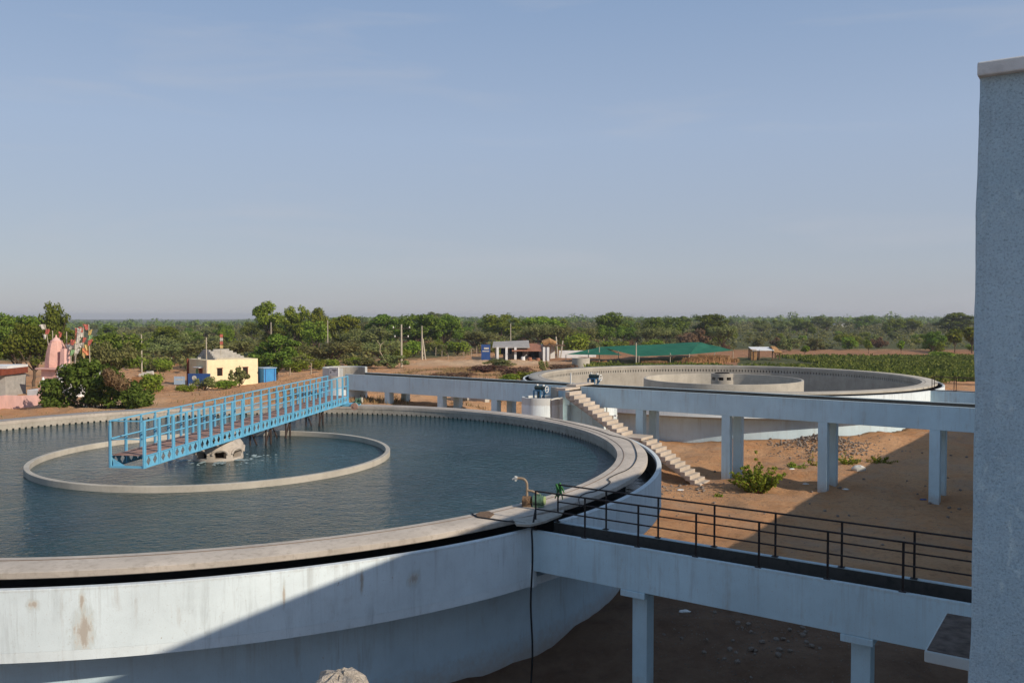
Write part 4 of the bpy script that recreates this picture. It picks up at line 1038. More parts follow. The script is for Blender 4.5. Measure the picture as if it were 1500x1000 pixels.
stem_bush('flat green weed tuft between the weed bush and the second column pair', 1165, 690, .2, 1.3, .28, 7, 12, 300, .05)
stem_bush('tiny weed tuft at the foot of the staircase', 1048, 724, .1, .7, .22, 5, 9, 120, .05)

# crops, grass: nobody could count these
def scatter(name, label, cat, n, fx, hs, ls, m, seed, asp=.35):
    rng = np.random.default_rng(seed); P = fx(rng, n); z = zg(P[:, 0], P[:, 1]); n = len(P)
    h = hs * (.4 + .9 * rng.random(n)); a = rng.uniform(0, 6.28, n); b = rng.normal(0, .35, (n, 2)) * h[:, None]
    w = ls * (.6 + .8 * rng.random(n)); dx, dy = np.cos(a) * w, np.sin(a) * w; zz = z - .03
    v0_ = np.stack([P[:, 0] - dx, P[:, 1] - dy, zz], 1); v1 = np.stack([P[:, 0] + dx, P[:, 1] + dy, zz], 1)
    k = .75 if asp > .3 else .15
    v2 = np.stack([P[:, 0] + dx * k + b[:, 0], P[:, 1] + dy * k + b[:, 1], zz + h], 1); v3 = np.stack([P[:, 0] - dx * k + b[:, 0], P[:, 1] - dy * k + b[:, 1], zz + h], 1)
    V = np.stack([v0_, v1, v2, v3], 1).reshape(-1, 3)
    o = bpy.data.objects.new(name, mesh_np(name, V, np.arange(4 * n).reshape(n, 4), m)); COL.objects.link(o)
    return tag(o, label, cat, kind='stuff')
def ffield(rng, n):
    y = rng.uniform(84, 146, n); x = rng.uniform(4, 82, n)
    y = np.where(rng.random(n) < .75, np.round(y / 1.1) * 1.1 + rng.normal(0, .16, n), y)
    k = (np.hypot(x - C2.x, y - C2.y) > 16.3) & (x > (y - 84) * .1 + 7) & ((y < 111) | (x > 41 + (y - 111) * .1)) & (x / y < .56) & (vnoise(x * .25, y * .25, 4) > .22)
    return np.stack([x, y], 1)[k]
scatter('crop_field', 'green leafy crop field behind the empty tank', 'crops', 70000, ffield, .5, .13, 'leaf_crop', 31)
def fgrass(rng, n):
    x = rng.normal(-6, 7, n); y = rng.uniform(55, 100, n)
    k = (vnoise(x * .35, y * .35, 6) > .5) & (np.hypot(x - C2.x, y - C2.y) > 15.8)
    return np.stack([x, y], 1)[k]
scatter('dry_grass', 'dry yellow grass tufts on the sandy bank beyond the feed channel', 'grass', 30000, fgrass, .26, .035, 'leaf_dry', 32, .1)
def fgrass2(rng, n):
    a = rng.uniform(R(75), R(205), n); r_ = 15.6 + rng.exponential(4, n)
    x = C1.x + np.cos(a) * r_; y = C1.y + np.sin(a) * r_; k = vnoise(x * .3, y * .3, 16) > .56
    return np.stack([x, y], 1)[k]
scatter('dry_grass', 'sparse dry grass on the earth bank behind the water tank', 'grass', 9000, fgrass2, .16, .03, 'leaf_dry', 33, .1)

# ------------------------------------------------------------------ buildings and things across the road
def rz_of(d): return math.atan2(d.y, d.x)
# yellow house: near corner at px 303
hc = ground(303, 84); hb = hc.z - .2; hx = Vector((.743, .669, 0)).normalized(); hy = Vector((-hx.y, hx.x, 0))    # lit wall runs along hx
HZ = atd(303, 527.5, 84).z; hw = 5.25; hd = 4.6
HO = thing('yellow_house', 'small cream yellow house with stepped grey parapet beside the dirt track', 'house', hc, rz_of(hx))
def hp_(a, b, z): p = hc + hx * a + hy * b; return Vector((p.x, p.y, z))
MB().box(hp_(hw / 2, hd / 2, (hb + HZ) / 2), hw, hd, HZ - hb, hx).build('wall', 'cream_wall', HO, bevel=.02)
rm = MB(); nst = 5
for i in range(nst):
    k = i / nst; rm.box(hp_(hw * .5, hd * .62, HZ + .09 + i * .19), hw * .92 * (1 - k * .82), .2, .195, hx)
    rm.box(hp_(.9, hd * .5, HZ + .085 + i * .19), .2, hd * .95 * (1 - k * .8), .192, hx)
rm.build('stepped_parapet', 'grey_roof', HO)
for a in (1.25, 3.9):
    w = MB().box(hp_(a, .0, hb + 1.75), .52, .06, .72, hx).build('window', 'dark_void', HO)
    f = MB(); f.box(hp_(a, -.04, hb + 2.14), .62, .10, .05, hx); f.box(hp_(a + .24, -.035, hb + 1.75), .06, .04, .72, hx); f.build('frame', 'red_trim', w)
MB().box(hp_(-.0, 1.55, hb + 1.2), .06, .8, 1.8, hx).build('door', 'red_trim', HO)
MB().box(hp_(-.04, 2.4, hb + 1.7), .05, .5, .6, hx).build('painted_panel', 'flag_green', HO)
MB().box(hp_(-.22, 1.7, hb + 2.2), .5, 1.5, .06, hx).build('door_canopy', 'white_wash', HO)
MB().box(hp_(-.1, hd + .02, (hb + HZ) / 2), .2, .12, HZ - hb, hx).build('corner_trim', 'red_trim', HO)
def pole(name, label, px, y, top, r=.07, m='pole_cement', arms=(), taper=.7, lattice=False):
    g = ground(px, y); tz = atd(px, top, y).z
    T = thing(name, label, 'pole', g)
    MB().tube([(g.x, g.y, g.z - .4), (g.x, g.y, tz)], r, 8, r * taper).build('shaft', m, T, True)
    for dz, L in arms:
        c = MB().bar((g.x - L, g.y, tz - dz), (g.x + L, g.y, tz - dz), .09).build('cross_arm', 'rust_dark', T)
        for q in (-L * .9, 0, L * .9): MB().cyl((g.x + q, g.y), .07, tz - dz + .05, tz - dz + .25, 8).build('insulator', 'white_paint', c)
    return T, Vector((g.x, g.y, tz))
hq = pole('flag_pole', 'thin tall cream pole at the corner of the yellow house', 302, 83.4, 494, .07)
# roof flag on the house
g = hp_(1.6, .5, HZ + .6); T = thing('flag_pole', 'short flagpole with red rags on the yellow house roof', 'flag', g)
MB().tube([(g.x, g.y, g.z - .2), (g.x, g.y, g.z + 1.9)], .03, 6).build('shaft', 'pole_cement', T)
for k in range(4):
    MB().box((g.x + .07, g.y, g.z + 1.75 - k * .36), .28, .03, .3, (1, .2, 0)).build('pennant', ('flag_red', 'flag_white', 'flag_red', 'flag_yellow')[k], T)
# blue sheet-metal box
g = ground(390, 88); T = thing('sheet_metal_box', 'bright blue sheet-metal kiosk box beside the yellow house', 'kiosk', g, rz_of(hx))
MB().box((g.x, g.y, g.z + .75), 1.35, 1.5, 1.5, hx).build('body', 'sky_blue_sheet', T, bevel=.02)
MB().box((g.x, g.y, g.z + 1.54), 1.5, 1.65, .07, hx).build('roof', 'pale_board', T)
for a in (-.5, .5): MB().box((g.x + hx.x * a - hy.x * .76, g.y + hx.y * a - hy.y * .76, g.z + .75), .06, .04, 1.4, hx).build('corner_strip', 'navy_board', T)
# signs on the track
for px, y, w, h, z, m, lab in ((262, 80, 1.0, .75, .55, 'pale_board', 'pale blue two-legged sign board beside the dirt track'), (291, 80.5, 2.1, 1.15, .35, 'navy_board', 'dark blue sign board with white emblem before the yellow house')):
    g = ground(px, y); T = thing('sign_board', lab, 'sign', g)
    MB().box((g.x, g.y, g.z + z + h / 2), w, .05, h).build('board', m, T)
    for a in (-.42, .42): MB().box((g.x + a * w, g.y + .05, g.z + (z + h) / 2 - .1), .06, .05, z + h + .2).build('leg', 'pole_cement', T)
    if m == 'navy_board':
        MB().tube([(g.x - .45, g.y - .03, g.z + 1.1), (g.x - .45, g.y - .045, g.z + 1.1)], .22, 14).build('emblem', 'flag_white', T)
        MB().box((g.x - .6, g.y - .03, g.z + .48), .7, .01, .16).build('lettering', 'flag_white', T)
    else:
        MB().box((g.x, g.y - .03, g.z + z + h * .6), w * .7, .01, .1).build('lettering', 'flag_white', T)
# cart by the bush
g = ground(211, 80); T = thing('farm_cart', 'brown flat farm cart with white sacks parked by the track', 'cart', g)
MB().box((g.x, g.y, g.z + .75), 1.9, 3.0, .25).build('bed', 'cart_wood', T); MB().box((g.x - .2, g.y + .2, g.z + 1.15), 1.3, 2.0, .5).build('load', 'dry_twig', T)
for a, b in ((-.85, -1.1), (.85, -1.1), (-.85, 1.1), (.85, 1.1)):
    MB().tube([(g.x + a - .08, g.y + b, g.z + .36), (g.x + a + .08, g.y + b, g.z + .36)], .36, 14).build('wheel', 'rubber', T, True)
for k in range(3):
    q = Vector((g.x - .1 + k * .3, g.y - .2 + k * .1, g.z + 1.5 + .1 * k)); m = MB(); m.tube([q - Vector((.3, 0, 0)), q, q + Vector((.3, 0, .05))], .2, 9)
    m.build('sack_bundle', 'flag_white', T, True)
# temple
g = ground(80, 71); th = Vector((.96, -.28, 0)).normalized(); tz = g.z
TE2 = thing('temple', 'pink domed shrine with spire and porch among flagpoles', 'temple', g, rz_of(th)); ty = Vector((-th.y, th.x, 0))
def tp(a, b, z): p = g + th * a + ty * b; return Vector((p.x, p.y, tz + z))
MB().box(tp(.6, .4, .25), 4.2, 3.6, .8, th).build('plinth', 'white_wash', TE2)
MB().box(tp(-.1, .5, 1.3), 1.8, 1.9, 1.9, th).build('sanctum', 'pink_temple', TE2, bevel=.03)
MB().box(tp(-.1, .4, 2.32), 2.4, 2.4, .12, th).build('eaves', 'pink_wall', TE2, bevel=.02)
prof = [(.88, 2.4), (.86, 2.9), (.76, 3.6), (.62, 4.2), (.47, 4.5)]; m = MB()
for i in range(len(prof) - 1):
    (ra, za), (rb, zb_) = prof[i], prof[i + 1]; va = []
    for rr_, z_ in ((ra, za), (rb, zb_)):
        for k in range(16):
            a = 2 * math.pi * (k + .5) / 16; q = 1 if k % 2 else .93; p = g + Vector((math.cos(a) * rr_ * q - .15, math.sin(a) * rr_ * q + .5, 0)); va.append((p.x, p.y, tz + z_))
    m.add(va, [(k, (k + 1) % 16, 16 + (k + 1) % 16, 16 + k) for k in range(16)] + ([tuple(range(16, 32))] if i == len(prof) - 2 else []))
sp = m.build('spire', 'pink_temple', TE2)
c = g + Vector((-.15, .5, 0)); q = MB(); q.cyl(c, .46, tz + 4.5, tz + 4.62, 18); q.cyl(c, .36, tz + 4.62, tz + 4.85, 18, .14); q.cyl(c, .1, tz + 4.85, tz + 5.1, 8, .03); q.build('finial', 'pink_wall', sp)
MB().box(tp(.95, .1, 3.1), .5, .8, 1.7, th, .75).build('side_turret', 'pink_wall', TE2)
MB().box(tp(2.6, .0, 1.95), 2.4, 2.6, .5, th).build('porch_roof', 'white_wash', TE2, bevel=.03)
for a in (1.7, 2.6, 3.5): MB().box(tp(a, -1.15, 1.1), .26, .26, 1.6, th).build('porch_column', 'white_wash', TE2)
m = MB(); pts = [tp(2.0 + .42 * math.cos(x), -1.31, 2.22 + .42 * math.sin(x)) for x in (math.pi * k / 10 for k in range(11))]; m.tube(pts, .09, 6); m.build('arch', 'white_wash', TE2, True)
MB().box(tp(2.0, -1.26, 2.35), .5, .05, .4, th).build('arch_panel', 'flag_yellow', TE2)
# flagpoles round the temple
FL = ['flag_red', 'flag_yellow', 'flag_white', 'flag_green', 'flag_orange']
for px, y, top, bot, lean, cols, lab in (
    (66, 74, 475, 540, .9, (2, 0, 2), 'leaning flagpole with red and white cloth by the tin shed side of the spire'),
    (96, 73, 502, 540, 0, (4, 1, 4, 1), 'short pole wrapped with orange and yellow cloth close beside the spire'),
    (97.5, 71, 486, 540, 0, (), 'bare white pole close beside the spire'),
    (104, 71, 497, 540, -.1, (0, 2, 3), 'pole with a fluttering red and white pennant'),
    (111, 72, 480, 540, -.35, (0, 4, 1, 2), 'slanting pole with faded orange cloths'),
    (114, 70, 480, 540, -.5, (2, 2, 2, 2, 2), 'slanting pole wrapped in long white cloth'),
    (122, 71, 479, 540, 0, (0, 2, 0, 2, 4, 1), 'pole stacked with red and white cloths over the porch'),
    (130, 71, 475, 540, .1, (0, 1, 3, 0, 1, 4), 'tallest pole with red top and yellow-green cloths'),
    (77, 72.5, 484, 500, 0, (), 'thin white pole tip behind the spire'), (87, 72.5, 486, 500, 0, (0,), 'thin white pole with a scrap of red at the spire')):
    b = ground(px, y); tz_ = atd(px, top, y).z; T = thing('flag_pole', lab, 'flag', b)
    tip = Vector((b.x - lean, b.y, tz_)) if lean > 0 else Vector((b.x - lean, b.y, tz_)); tip = Vector((atd(px, top, y).x, y, tz_)); foot = Vector((tip.x + lean, y, b.z))
    MB().tube([foot - Vector((0, 0, .2)), tip], .032, 6).build('shaft', 'pole_cement', T)
    for k, ci in enumerate(cols):
        q = tip.lerp(foot, (.02 + k * .42) / max(1, (tip - foot).length)); w = rnd.uniform(.3, .5); s_ = rnd.choice((-1, 1, 1)); m = MB()
        zs_ = [0, -.2, -.42]; va = []
        for j in range(3):
            for i_ in range(4): va.append((q.x + s_ * (i_ / 3 * w * (1 - .25 * j)) - .05, q.y + .07 * math.sin(i_ * 1.9 + j + k) - .05, q.z + zs_[j] + rnd.uniform(-.05, .05)))
        m.add(va, [(j * 4 + i_, j * 4 + i_ + 1, j * 4 + i_ + 5, j * 4 + i_ + 4) for j in range(2) for i_ in range(3)]); o = m.build('pennant', FL[ci], T)
        sdm = o.modifiers.new('thickness', 'SOLIDIFY'); sdm.thickness = .012
# pink boundary wall in front of the temple
a = onz(-60, 622, 2.05); a = ground(-45, 50.5); b = ground(86, 64.5); dirw = Vector((b.x - a.x, b.y - a.y, 0)); Lw = dirw.length; dirw.normalize(); nW = 6
for s_, e_, lab in ((0, 1, 'low pink boundary wall in front of the temple'),):
    T = thing('boundary_wall', lab, 'wall', a, rz_of(dirw))
    for i in range(nW):
        va = []
        for k2, e2 in ((0, .01), (1, -.01)):
            q = a + dirw * (Lw * (i + k2) / nW + e2); z = float(zsmooth(q.x, q.y)); nw_ = Vector((-dirw.y, dirw.x, 0)) * .1
            va += [Vector((q.x, q.y, z - .5)) - nw_, Vector((q.x, q.y, z - .5)) + nw_, Vector((q.x, q.y, z + .95)) + nw_, Vector((q.x, q.y, z + .95)) - nw_]
        MB().add(va, [(0, 1, 2, 3), (7, 6, 5, 4), (0, 4, 5, 1), (1, 5, 6, 2), (2, 6, 7, 3), (3, 7, 4, 0)]).build('wall_panel', 'pink_wall', T, bevel=.012)
g = ground(62, 66); T = thing('gate_post', 'small pink and white gate shrine at the end of the boundary wall', 'post', g)
MB().box((g.x, g.y, g.z + .6), .5, .5, 1.5).build('pillar', 'pink_wall', T); MB().box((g.x, g.y, g.z + 1.45), .36, .36, .3).build('cap', 'white_wash', T); MB().cyl(g, .16, g.z + 1.6, g.z + 1.95, 10, .05).build('knob', 'white_wash', T)
# tin shed at the left edge
g = ground(-30, 70); T = thing('tin_shed', 'grey tin shed with dark red roof edge behind the pink wall', 'shed', g)
MB().box((g.x, g.y + 1.5, g.z + .9), 4.0, 3.0, 1.9).build('wall', 'grey_roof', T); MB().box((g.x, g.y + 1.0, g.z + 2.15), 4.5, 3.8, .5).build('roof', 'red_trim', T)
MB().box((g.x + .1, g.y + 1.5, g.z + 2.5), 4.2, 3.0, .2).build('roof_sheet', 'white_wash', T); MB().box((g.x - .3, g.y - .45, g.z + .75), 1.5, .5, .7).build('counter', 'pale_board', T)
# roadside shed with blue hoarding
g = ground(770, 126); T = thing('roadside_shed', 'long whitewashed roadside shed with open porch and rusty roof', 'shed', g); X0 = lambda px: (px - 750) / FPX * 126
def sx(px, d=0): return (px - 750) / FPX * (126 + d)
zb_ = g.z - .3; Zr = atd(770, 506, 126).z
MB().box(((sx(737, 5) + sx(813, 5)) / 2, 131, zb_ + 1.25), sx(813, 5) - sx(737, 5), .2, 2.5).build('back_wall', 'white_wash', T)
MB().box((sx(727, 3), 129, zb_ + 1.2), .3, 5, 2.4).build('side_wall', 'grey_roof', T)
MB().box((sx(800, 2.5), 129.5, zb_ + 1.1), .2, 4, 2.2).build('side_wall', 'white_wash', T)
m = MB(); xa, xb = sx(721), sx(766)
m.add([(xa, 126, Zr - .25), (xb + 1, 126, Zr - .3), (xb + 1, 134, Zr + .55), (xa, 134, Zr + .35), (xa, 126, Zr - .33), (xb + 1, 126, Zr - .38), (xb + 1, 134, Zr + .47), (xa, 134, Zr + .27)],
      [(0, 1, 2, 3), (7, 6, 5, 4), (0, 4, 5, 1), (1, 5, 6, 2), (2, 6, 7, 3), (3, 7, 4, 0)]).build('roof_sheet', 'tin_roof', T)
m = MB(); xa, xb = sx(750), sx(793)
m.add([(xa, 125.4, Zr - .75), (xb, 125.4, Zr - .75), (xb, 131, Zr + .18), (xa, 131, Zr + .18), (xa, 125.4, Zr - .82), (xb, 125.4, Zr - .82), (xb, 131, Zr + .1), (xa, 131, Zr + .1)],
      [(0, 1, 2, 3), (7, 6, 5, 4), (0, 4, 5, 1), (1, 5, 6, 2), (2, 6, 7, 3), (3, 7, 4, 0)]).build('roof_sheet', 'tile_roof', T)
for px in (729, 742, 755, 797, 803): MB().box((sx(px), 126.1, zb_ + 1.1), .34, .34, 2.3).build('porch_column', 'white_wash', T)
MB().box((sx(761), 130, zb_ + 1.0), .9, .1, 1.8).build('doorway', 'dark_void', T); MB().box((sx(783), 130.8, zb_ + 1.3), 1.6, .1, 1.6).build('doorway', 'dark_void', T)
for px in (735, 739, 748): MB().box((sx(px), 130.8, zb_ + 1.5), .35, .1, .9).build('window', 'navy_board', T)
MB().box(((sx(797) + sx(829)) / 2, 129, Zr - .05), sx(829) - sx(797), 4, .1).build('lean_to_roof', 'cart_wood', T)
MB().box((sx(806), 127.2, zb_ + 1.2), .14, .14, 2.4).build('lean_to_post', 'cart_wood', T)
m = MB(); m.tube([(sx(797), 130, Zr + .1), (sx(806), 130, Zr + .55), (sx(816), 130, Zr + .1)], .55, 8, .4); m.build('thatch_heap', 'thatch', T, True)
for k, px in enumerate((766, 776, 788)):
    o = MB().cyl((sx(px), 125.2), .35, zb_, zb_ + .9 - .1 * k, 10, .28).build('storage_pot', 'tile_roof' if k else 'white_wash'); tag(o, ('white storage drum in the shed porch', 'brown storage drum beside the shed doorway', 'brown storage drum at the shed corner')[k], 'drum')
gb_ = ground(711.5, 124); T = thing('hoarding', 'dark blue hoarding with white lettering at the end of the roadside shed', 'sign', gb_)
bz0, bz1 = atd(711, 527, 124).z, atd(711, 504.5, 124).z
MB().box((gb_.x, 124, (bz0 + bz1) / 2), 1.28, .12, bz1 - bz0).build('board', 'navy_board', T)
MB().box((gb_.x + .1, 123.93, bz1 - .55), .7, .01, .26).build('lettering', 'flag_white', T); MB().box((gb_.x, 123.93, bz1 - .95), .95, .01, .14).build('lettering', 'flag_white', T)
for a in (-.5, .5): MB().box((gb_.x + a, 124.1, bz0 - .1), .08, .08, .9).build('leg', 'pole_cement', T)
# broken white posts behind the shed
for px, top, lean, lab in ((817, 493, -.3, 'pale leaning stone post on the thatch heap'), (821, 499, .4, 'second pale post, leaning across the first')):
    b = ground(px, 136); o = MB().bar((b.x, b.y, b.z), (b.x + lean, b.y, atd(px, top, 136).z), .18).build('stone_post', 'pole_cement'); tag(o, lab, 'post')
# low white wall
g = ground(846, 140); o = MB().box((g.x, g.y, g.z + .4), 6.0, .3, 1.5).build('low_wall', 'white_wash', bevel=.03); tag(o, 'low whitewashed wall between the shed and the shade net', 'wall')
# well ring
g = ground(851, 99); T = thing('well_ring', 'short grey concrete well ring beside the empty tank', 'well', g)
MB().lathe([(.85, g.z - .3), (1.02, g.z - .3), (1.02, g.z + 1.2), (.85, g.z + 1.2)], g, 36).build('ring', 'concrete_clean', T, True); MB().cyl(g, .84, g.z - .2, g.z + .4, 24).build('filling', 'dark_void', T)
# green shade net
NET = thing('shade_net', 'large green shade net sagging between posts beyond the empty tank', 'canopy', ground(950, 125))
na_, nb_ = 16, 10
cor = {k: atd(*v) for k, v in {'l': (829, 519, 122), 'bl': (880, 508, 133), 'fl': (936, 522, 112), 'br': (1024, 501, 146), 'fr': (1076, 513, 136), 'fm': (1010, 519, 116)}.items()}
def sheet(a, b, c, d, sag):
    va = []
    for j in range(nb_ + 1):
        for i in range(na_ + 1):
            s_, t_ = i / na_, j / nb_; p = a.lerp(b, s_).lerp(d.lerp(c, s_), t_)
            p.z -= sag * 16 * s_ * (1 - s_) * t_ * (1 - t_) * .5 + sag * .35 * math.sin(s_ * 9) * math.sin(t_ * 6); va.append(p)
    return MB().add(va, [(j * (na_ + 1) + i, j * (na_ + 1) + i + 1, (j + 1) * (na_ + 1) + i + 1, (j + 1) * (na_ + 1) + i) for j in range(nb_) for i in range(na_)])
sheet(cor['fl'], cor['fm'], cor['br'], cor['bl'], .35).build('net_sheet', 'shade_net', NET, True)
sheet(cor['fm'], cor['fr'], cor['fr'].lerp(cor['br'], .5), cor['br'], .25).build('net_sheet', 'shade_net', NET, True)
sheet(cor['l'], atd(912, 520, 115), cor['bl'], cor['l'].lerp(cor['bl'], .5), .2).build('net_sheet', 'shade_net', NET, True)
for px, y, tp_ in ((829, 122, 519), (862, 124, 512), (878, 123, 508), (906, 122, 514), (936, 112, 521), (982, 115, 517), (1010, 116, 518), (1074, 136, 513), (1047, 126, 516)):
    b = ground(px, y); MB().tube([(b.x, b.y, b.z - .3), (b.x, b.y, atd(px, tp_, y).z)], .06, 6).build('post', 'pole_cement', NET)
pole('wooden_post', 'tall pale forked post standing through the shade net', 932, 111.5, 502, .10, 'pole_cement')
# stalk bundles along the net
for k, (px, y, h, w) in enumerate(((948, 112, 1.2, 1.6), (960, 112.5, 1.2, 1.3), (972, 112, 1.1, 1.4), (996, 114, 1.0, 1.2), (1010, 115, 1.5, 1.5), (1020, 116, 1.7, 1.5), (1029, 117, 1.9, 1.4), (1040, 118, 1.8, 1.6), (1050, 119, 1.8, 1.5), (1061, 120, 1.5, 1.6), (1075, 122, 1.1, 1.5))):
    h *= .62; b = ground(px, y); T = thing('stalk_bundle', 'bundle of dry brown stalks stood up along the shade net', 'stalk bundle', b, group='dry stalk bundles by the shade net')
    rng = np.random.default_rng(90 + k); n_ = 150; m = MB(); ba = rng.normal(0, w * .2, (n_, 2)); tp3 = ba * .9 + rng.normal(0, .22, (n_, 2))
    va = []; fs = []
    for i in range(n_):
        j = len(va); hh = h * rng.uniform(.6, 1.05)
        va += [(b.x + ba[i, 0] - .03, b.y + ba[i, 1], b.z - .05), (b.x + ba[i, 0] + .03, b.y + ba[i, 1] + .02, b.z - .05), (b.x + tp3[i, 0] + .05, b.y + tp3[i, 1], b.z + hh), (b.x + tp3[i, 0] - .05, b.y + tp3[i, 1] + .03, b.z + hh)]; fs.append((j, j + 1, j + 2, j + 3))
    m.add(va, fs).build('stalks', 'thatch', T)
# small thatched hut
g = ground(1121, 131); T = thing('thatched_hut', 'small open hut with pale sheet roof and thatch on posts by the red field', 'hut', g)
zr = atd(1115, 510, 131).z
m = MB(); m.add([(g.x - 2.2, 130, zr - .25), (g.x + 1.1, 130, zr - .25), (g.x + 1.1, 133, zr + .15), (g.x - 2.0, 133, zr + .15)], [(0, 1, 2, 3)]); o = m.build('roof_sheet', 'white_wash', T); q = o.modifiers.new('thickness', 'SOLIDIFY'); q.thickness = .08
m = MB(); m.add([(g.x + 1.0, 129.8, zr - .5), (g.x + 2.3, 129.8, zr - .6), (g.x + 2.2, 133, zr - .3), (g.x + 1.0, 133, zr - .1), (g.x + 1.6, 131.3, zr + .3), (g.x + 1.0, 131.3, zr + .35)], [(0, 1, 4, 5), (1, 2, 4), (2, 3, 5, 4)]); o = m.build('thatch_roof', 'thatch', T); q = o.modifiers.new('thickness', 'SOLIDIFY'); q.thickness = .2
for a, b in ((-2.0, 0), (-1.1, 0), (-.6, 2.5), (.9, 0), (2.0, .2), (2.1, 2.5), (-2.0, 2.5)): MB().tube([(g.x + a, 130.2 + b, g.z - .3), (g.x + a * .98, 130.2 + b, zr - .2 + b * .1)], .09, 6).build('post', 'cart_wood', T)
MB().box((g.x - 1.9, 130.6, g.z + .9), .8, .8, 1.6).build('thatch_screen', 'thatch', T)
# electric poles and wires
P1 = pole('electric_pole', 'cement electric pole with cross-arms and insulators on the sandy bank', 588, 106, 475, .13, arms=((.5, 1.1), (1.6, .9)))
g = ground(618, 128); T = thing('electric_pole', 'tapering lattice-sided cement pole behind the cross-armed one', 'pole', g); tz_ = atd(618, 477, 128).z
MB().tube([(g.x, g.y, g.z - .3), (g.x, g.y, tz_)], .17, 4, .07).build('shaft', 'pole_cement', T)
MB().bar((g.x + .55, g.y, g.z - .3), (g.x + .1, g.y, g.z + 3.2), .16).build('strut', 'pole_cement', T)
for k in range(5): MB().bar((g.x - .05, g.y, g.z + .4 + k * .55), (g.x + .48 - k * .07, g.y, g.z + .5 + k * .55), .1).build('rung', 'pole_cement', T)
P3 = pole('electric_pole', 'thin pale pole sticking out of the acacia scrub', 480, 135, 469, .09)
P4 = pole('electric_pole', 'thin pale pole before the tallest tufted tree', 397, 132, 472, .09)
P5 = pole('electric_pole', 'thin pale pole between the temple flags and the house', 207, 100, 490, .09)
P6 = pole('electric_pole', 'short pale pole among trees behind the blue hoarding', 748, 160, 474, .1)
for a, b, dz, lab in ((P1[1], P3[1], .45, 'upper power line from the cross-armed pole to the scrub pole'), (P3[1], P4[1], .15, 'power line between the two scrub poles'), (P1[1], P6[1], .45, 'power line from the cross-armed pole towards the shed')):
    pts = [a.lerp(b, k / 14) - Vector((0, 0, dz + 1.2 * 4 * (k / 14) * (1 - k / 14) * .5)) for k in range(15)]
    o = MB().tube(pts, .018, 4).build('power_line', 'rubber'); tag(o, lab, 'wire')
g = ground(564, 112); T = thing('dead_stump', 'pale dead stump with bare twigs by the electric pole', 'stump', g)
m = MB(); m.tube([(g.x, g.y, g.z - .2), (g.x - .1, g.y, g.z + .9)], .13, 7, .1); m.build('stump', 'pale_bark', T); m = MB()
m.tube([(g.x - .1, g.y, g.z + .9), (g.x - .7, g.y, g.z + 1.9), (g.x - .6, g.y, g.z + 2.7), (g.x - 1.1, g.y, g.z + 3.4)], .07, 6, .03); m.tube([(g.x - .6, g.y, g.z + 2.7), (g.x - .1, g.y, g.z + 3.2)], .05, 5, .02); m.build('twigs', 'pale_bark', T)
# fence stakes on the clearing
for k, (px, y, h) in enumerate(((638, 140, 1.5), (647, 138, 1.0), (679, 134, .9), (690, 140, 1.3), (698, 141, 1.6), (424, 96, .9), (455, 98, 1.3), (656, 132, .7))):
    b = ground(px, y); o = MB().tube([(b.x, b.y, b.z - .2), (b.x + .05, b.y, b.z + h)], .07, 6, .05).build('fence_stake', 'pale_bark'); tag(o, 'short rough wooden fence stake at the clearing', 'stake', 'fence stakes at the clearing')
# far white sheds
for px, y, w, h, ty_, lab in ((1142, 520, 9, 2.0, 475, 'white flat building far off in the plain'), (1240, 560, 16, 1.6, 474, 'long low white building at the horizon'), (1298, 580, 8, 1.6, 475, 'small white far building beside a round tree')):
    tz_ = atd(px, ty_, y).z; x = (px - 750) / FPX * y; T = thing('far_building', lab, 'building', (x, y, 1))
    MB().box((x, y, tz_ / 2), w, 5, tz_).build('wall', 'white_wash', T); MB().box((x, y, tz_ + .1), w + .8, 6, .2).build('roof', 'tin_roof', T)
    for k in range(3): MB().box((x - w * .3 + k * w * .3, y - 2.52, tz_ - 1.0), .8, .06, .9).build('window', 'dark_void', T)

# ------------------------------------------------------------------ litter and stones in the yard
def lump(name, m, label, cat, c, sx_, sy_, sz_, seed, group=None, sub=1):
    r_ = random.Random(seed); vs_, fs_ = [], []; nr, ns = 6, 9
    for i in range(nr + 1):
        th_ = math.pi * i / nr
        for j in range(ns):
            ph_ = 2 * math.pi * j / ns; k = r_.uniform(.78, 1.15) if 0 < i < nr else 1
            vs_.append((c.x + sx_ * k * math.sin(th_) * math.cos(ph_), c.y + sy_ * k * math.sin(th_) * math.sin(ph_), c.z + sz_ * k * math.cos(th_)))
    for i in range(nr):
        for j in range(ns): fs_.append((i * ns + j, (i + 1) * ns + j, (i + 1) * ns + (j + 1) % ns, i * ns + (j + 1) % ns))
    return tag(MB().add(vs_, fs_).build(name, m, None, True), label, cat, group)
def yard(px, py):
    z = .1
    for _ in range(6): p = onz(px, py, z); z = float(zg(p.x, p.y))
    return Vector((p.x, p.y, z))
c = yard(1258, 689); lump('sack', 'sack', 'lumpy white sack lying on the soil behind the second column pair', 'sack', c + Vector((0, 0, .1)), .36, .24, .2, 3)
for k, (px, py, m, lab) in enumerate(((1239, 717, 'white_paint', 'white paper scrap by the foot of the second column pair'), (1180, 709, 'white_paint', 'pale torn sheet in the shade between the weed bush and second columns'), (1353, 732, 'navy_board', 'dark blue rag by the foot of the last column pair'), (1160, 686, 'white_paint', 'white scrap on the sunny soil near the weeds'), (997, 718, 'white_paint', 'white chip near the staircase foot'), (1003, 896, 'white_paint', 'white splinter on the shaded soil under the outlet channel'))):
    c = yard(px, py); lump('litter_scrap', m, lab, 'litter', c + Vector((0, 0, .02)), .16, .11, .04, 20 + k)
rng = random.Random(12)
stones = []
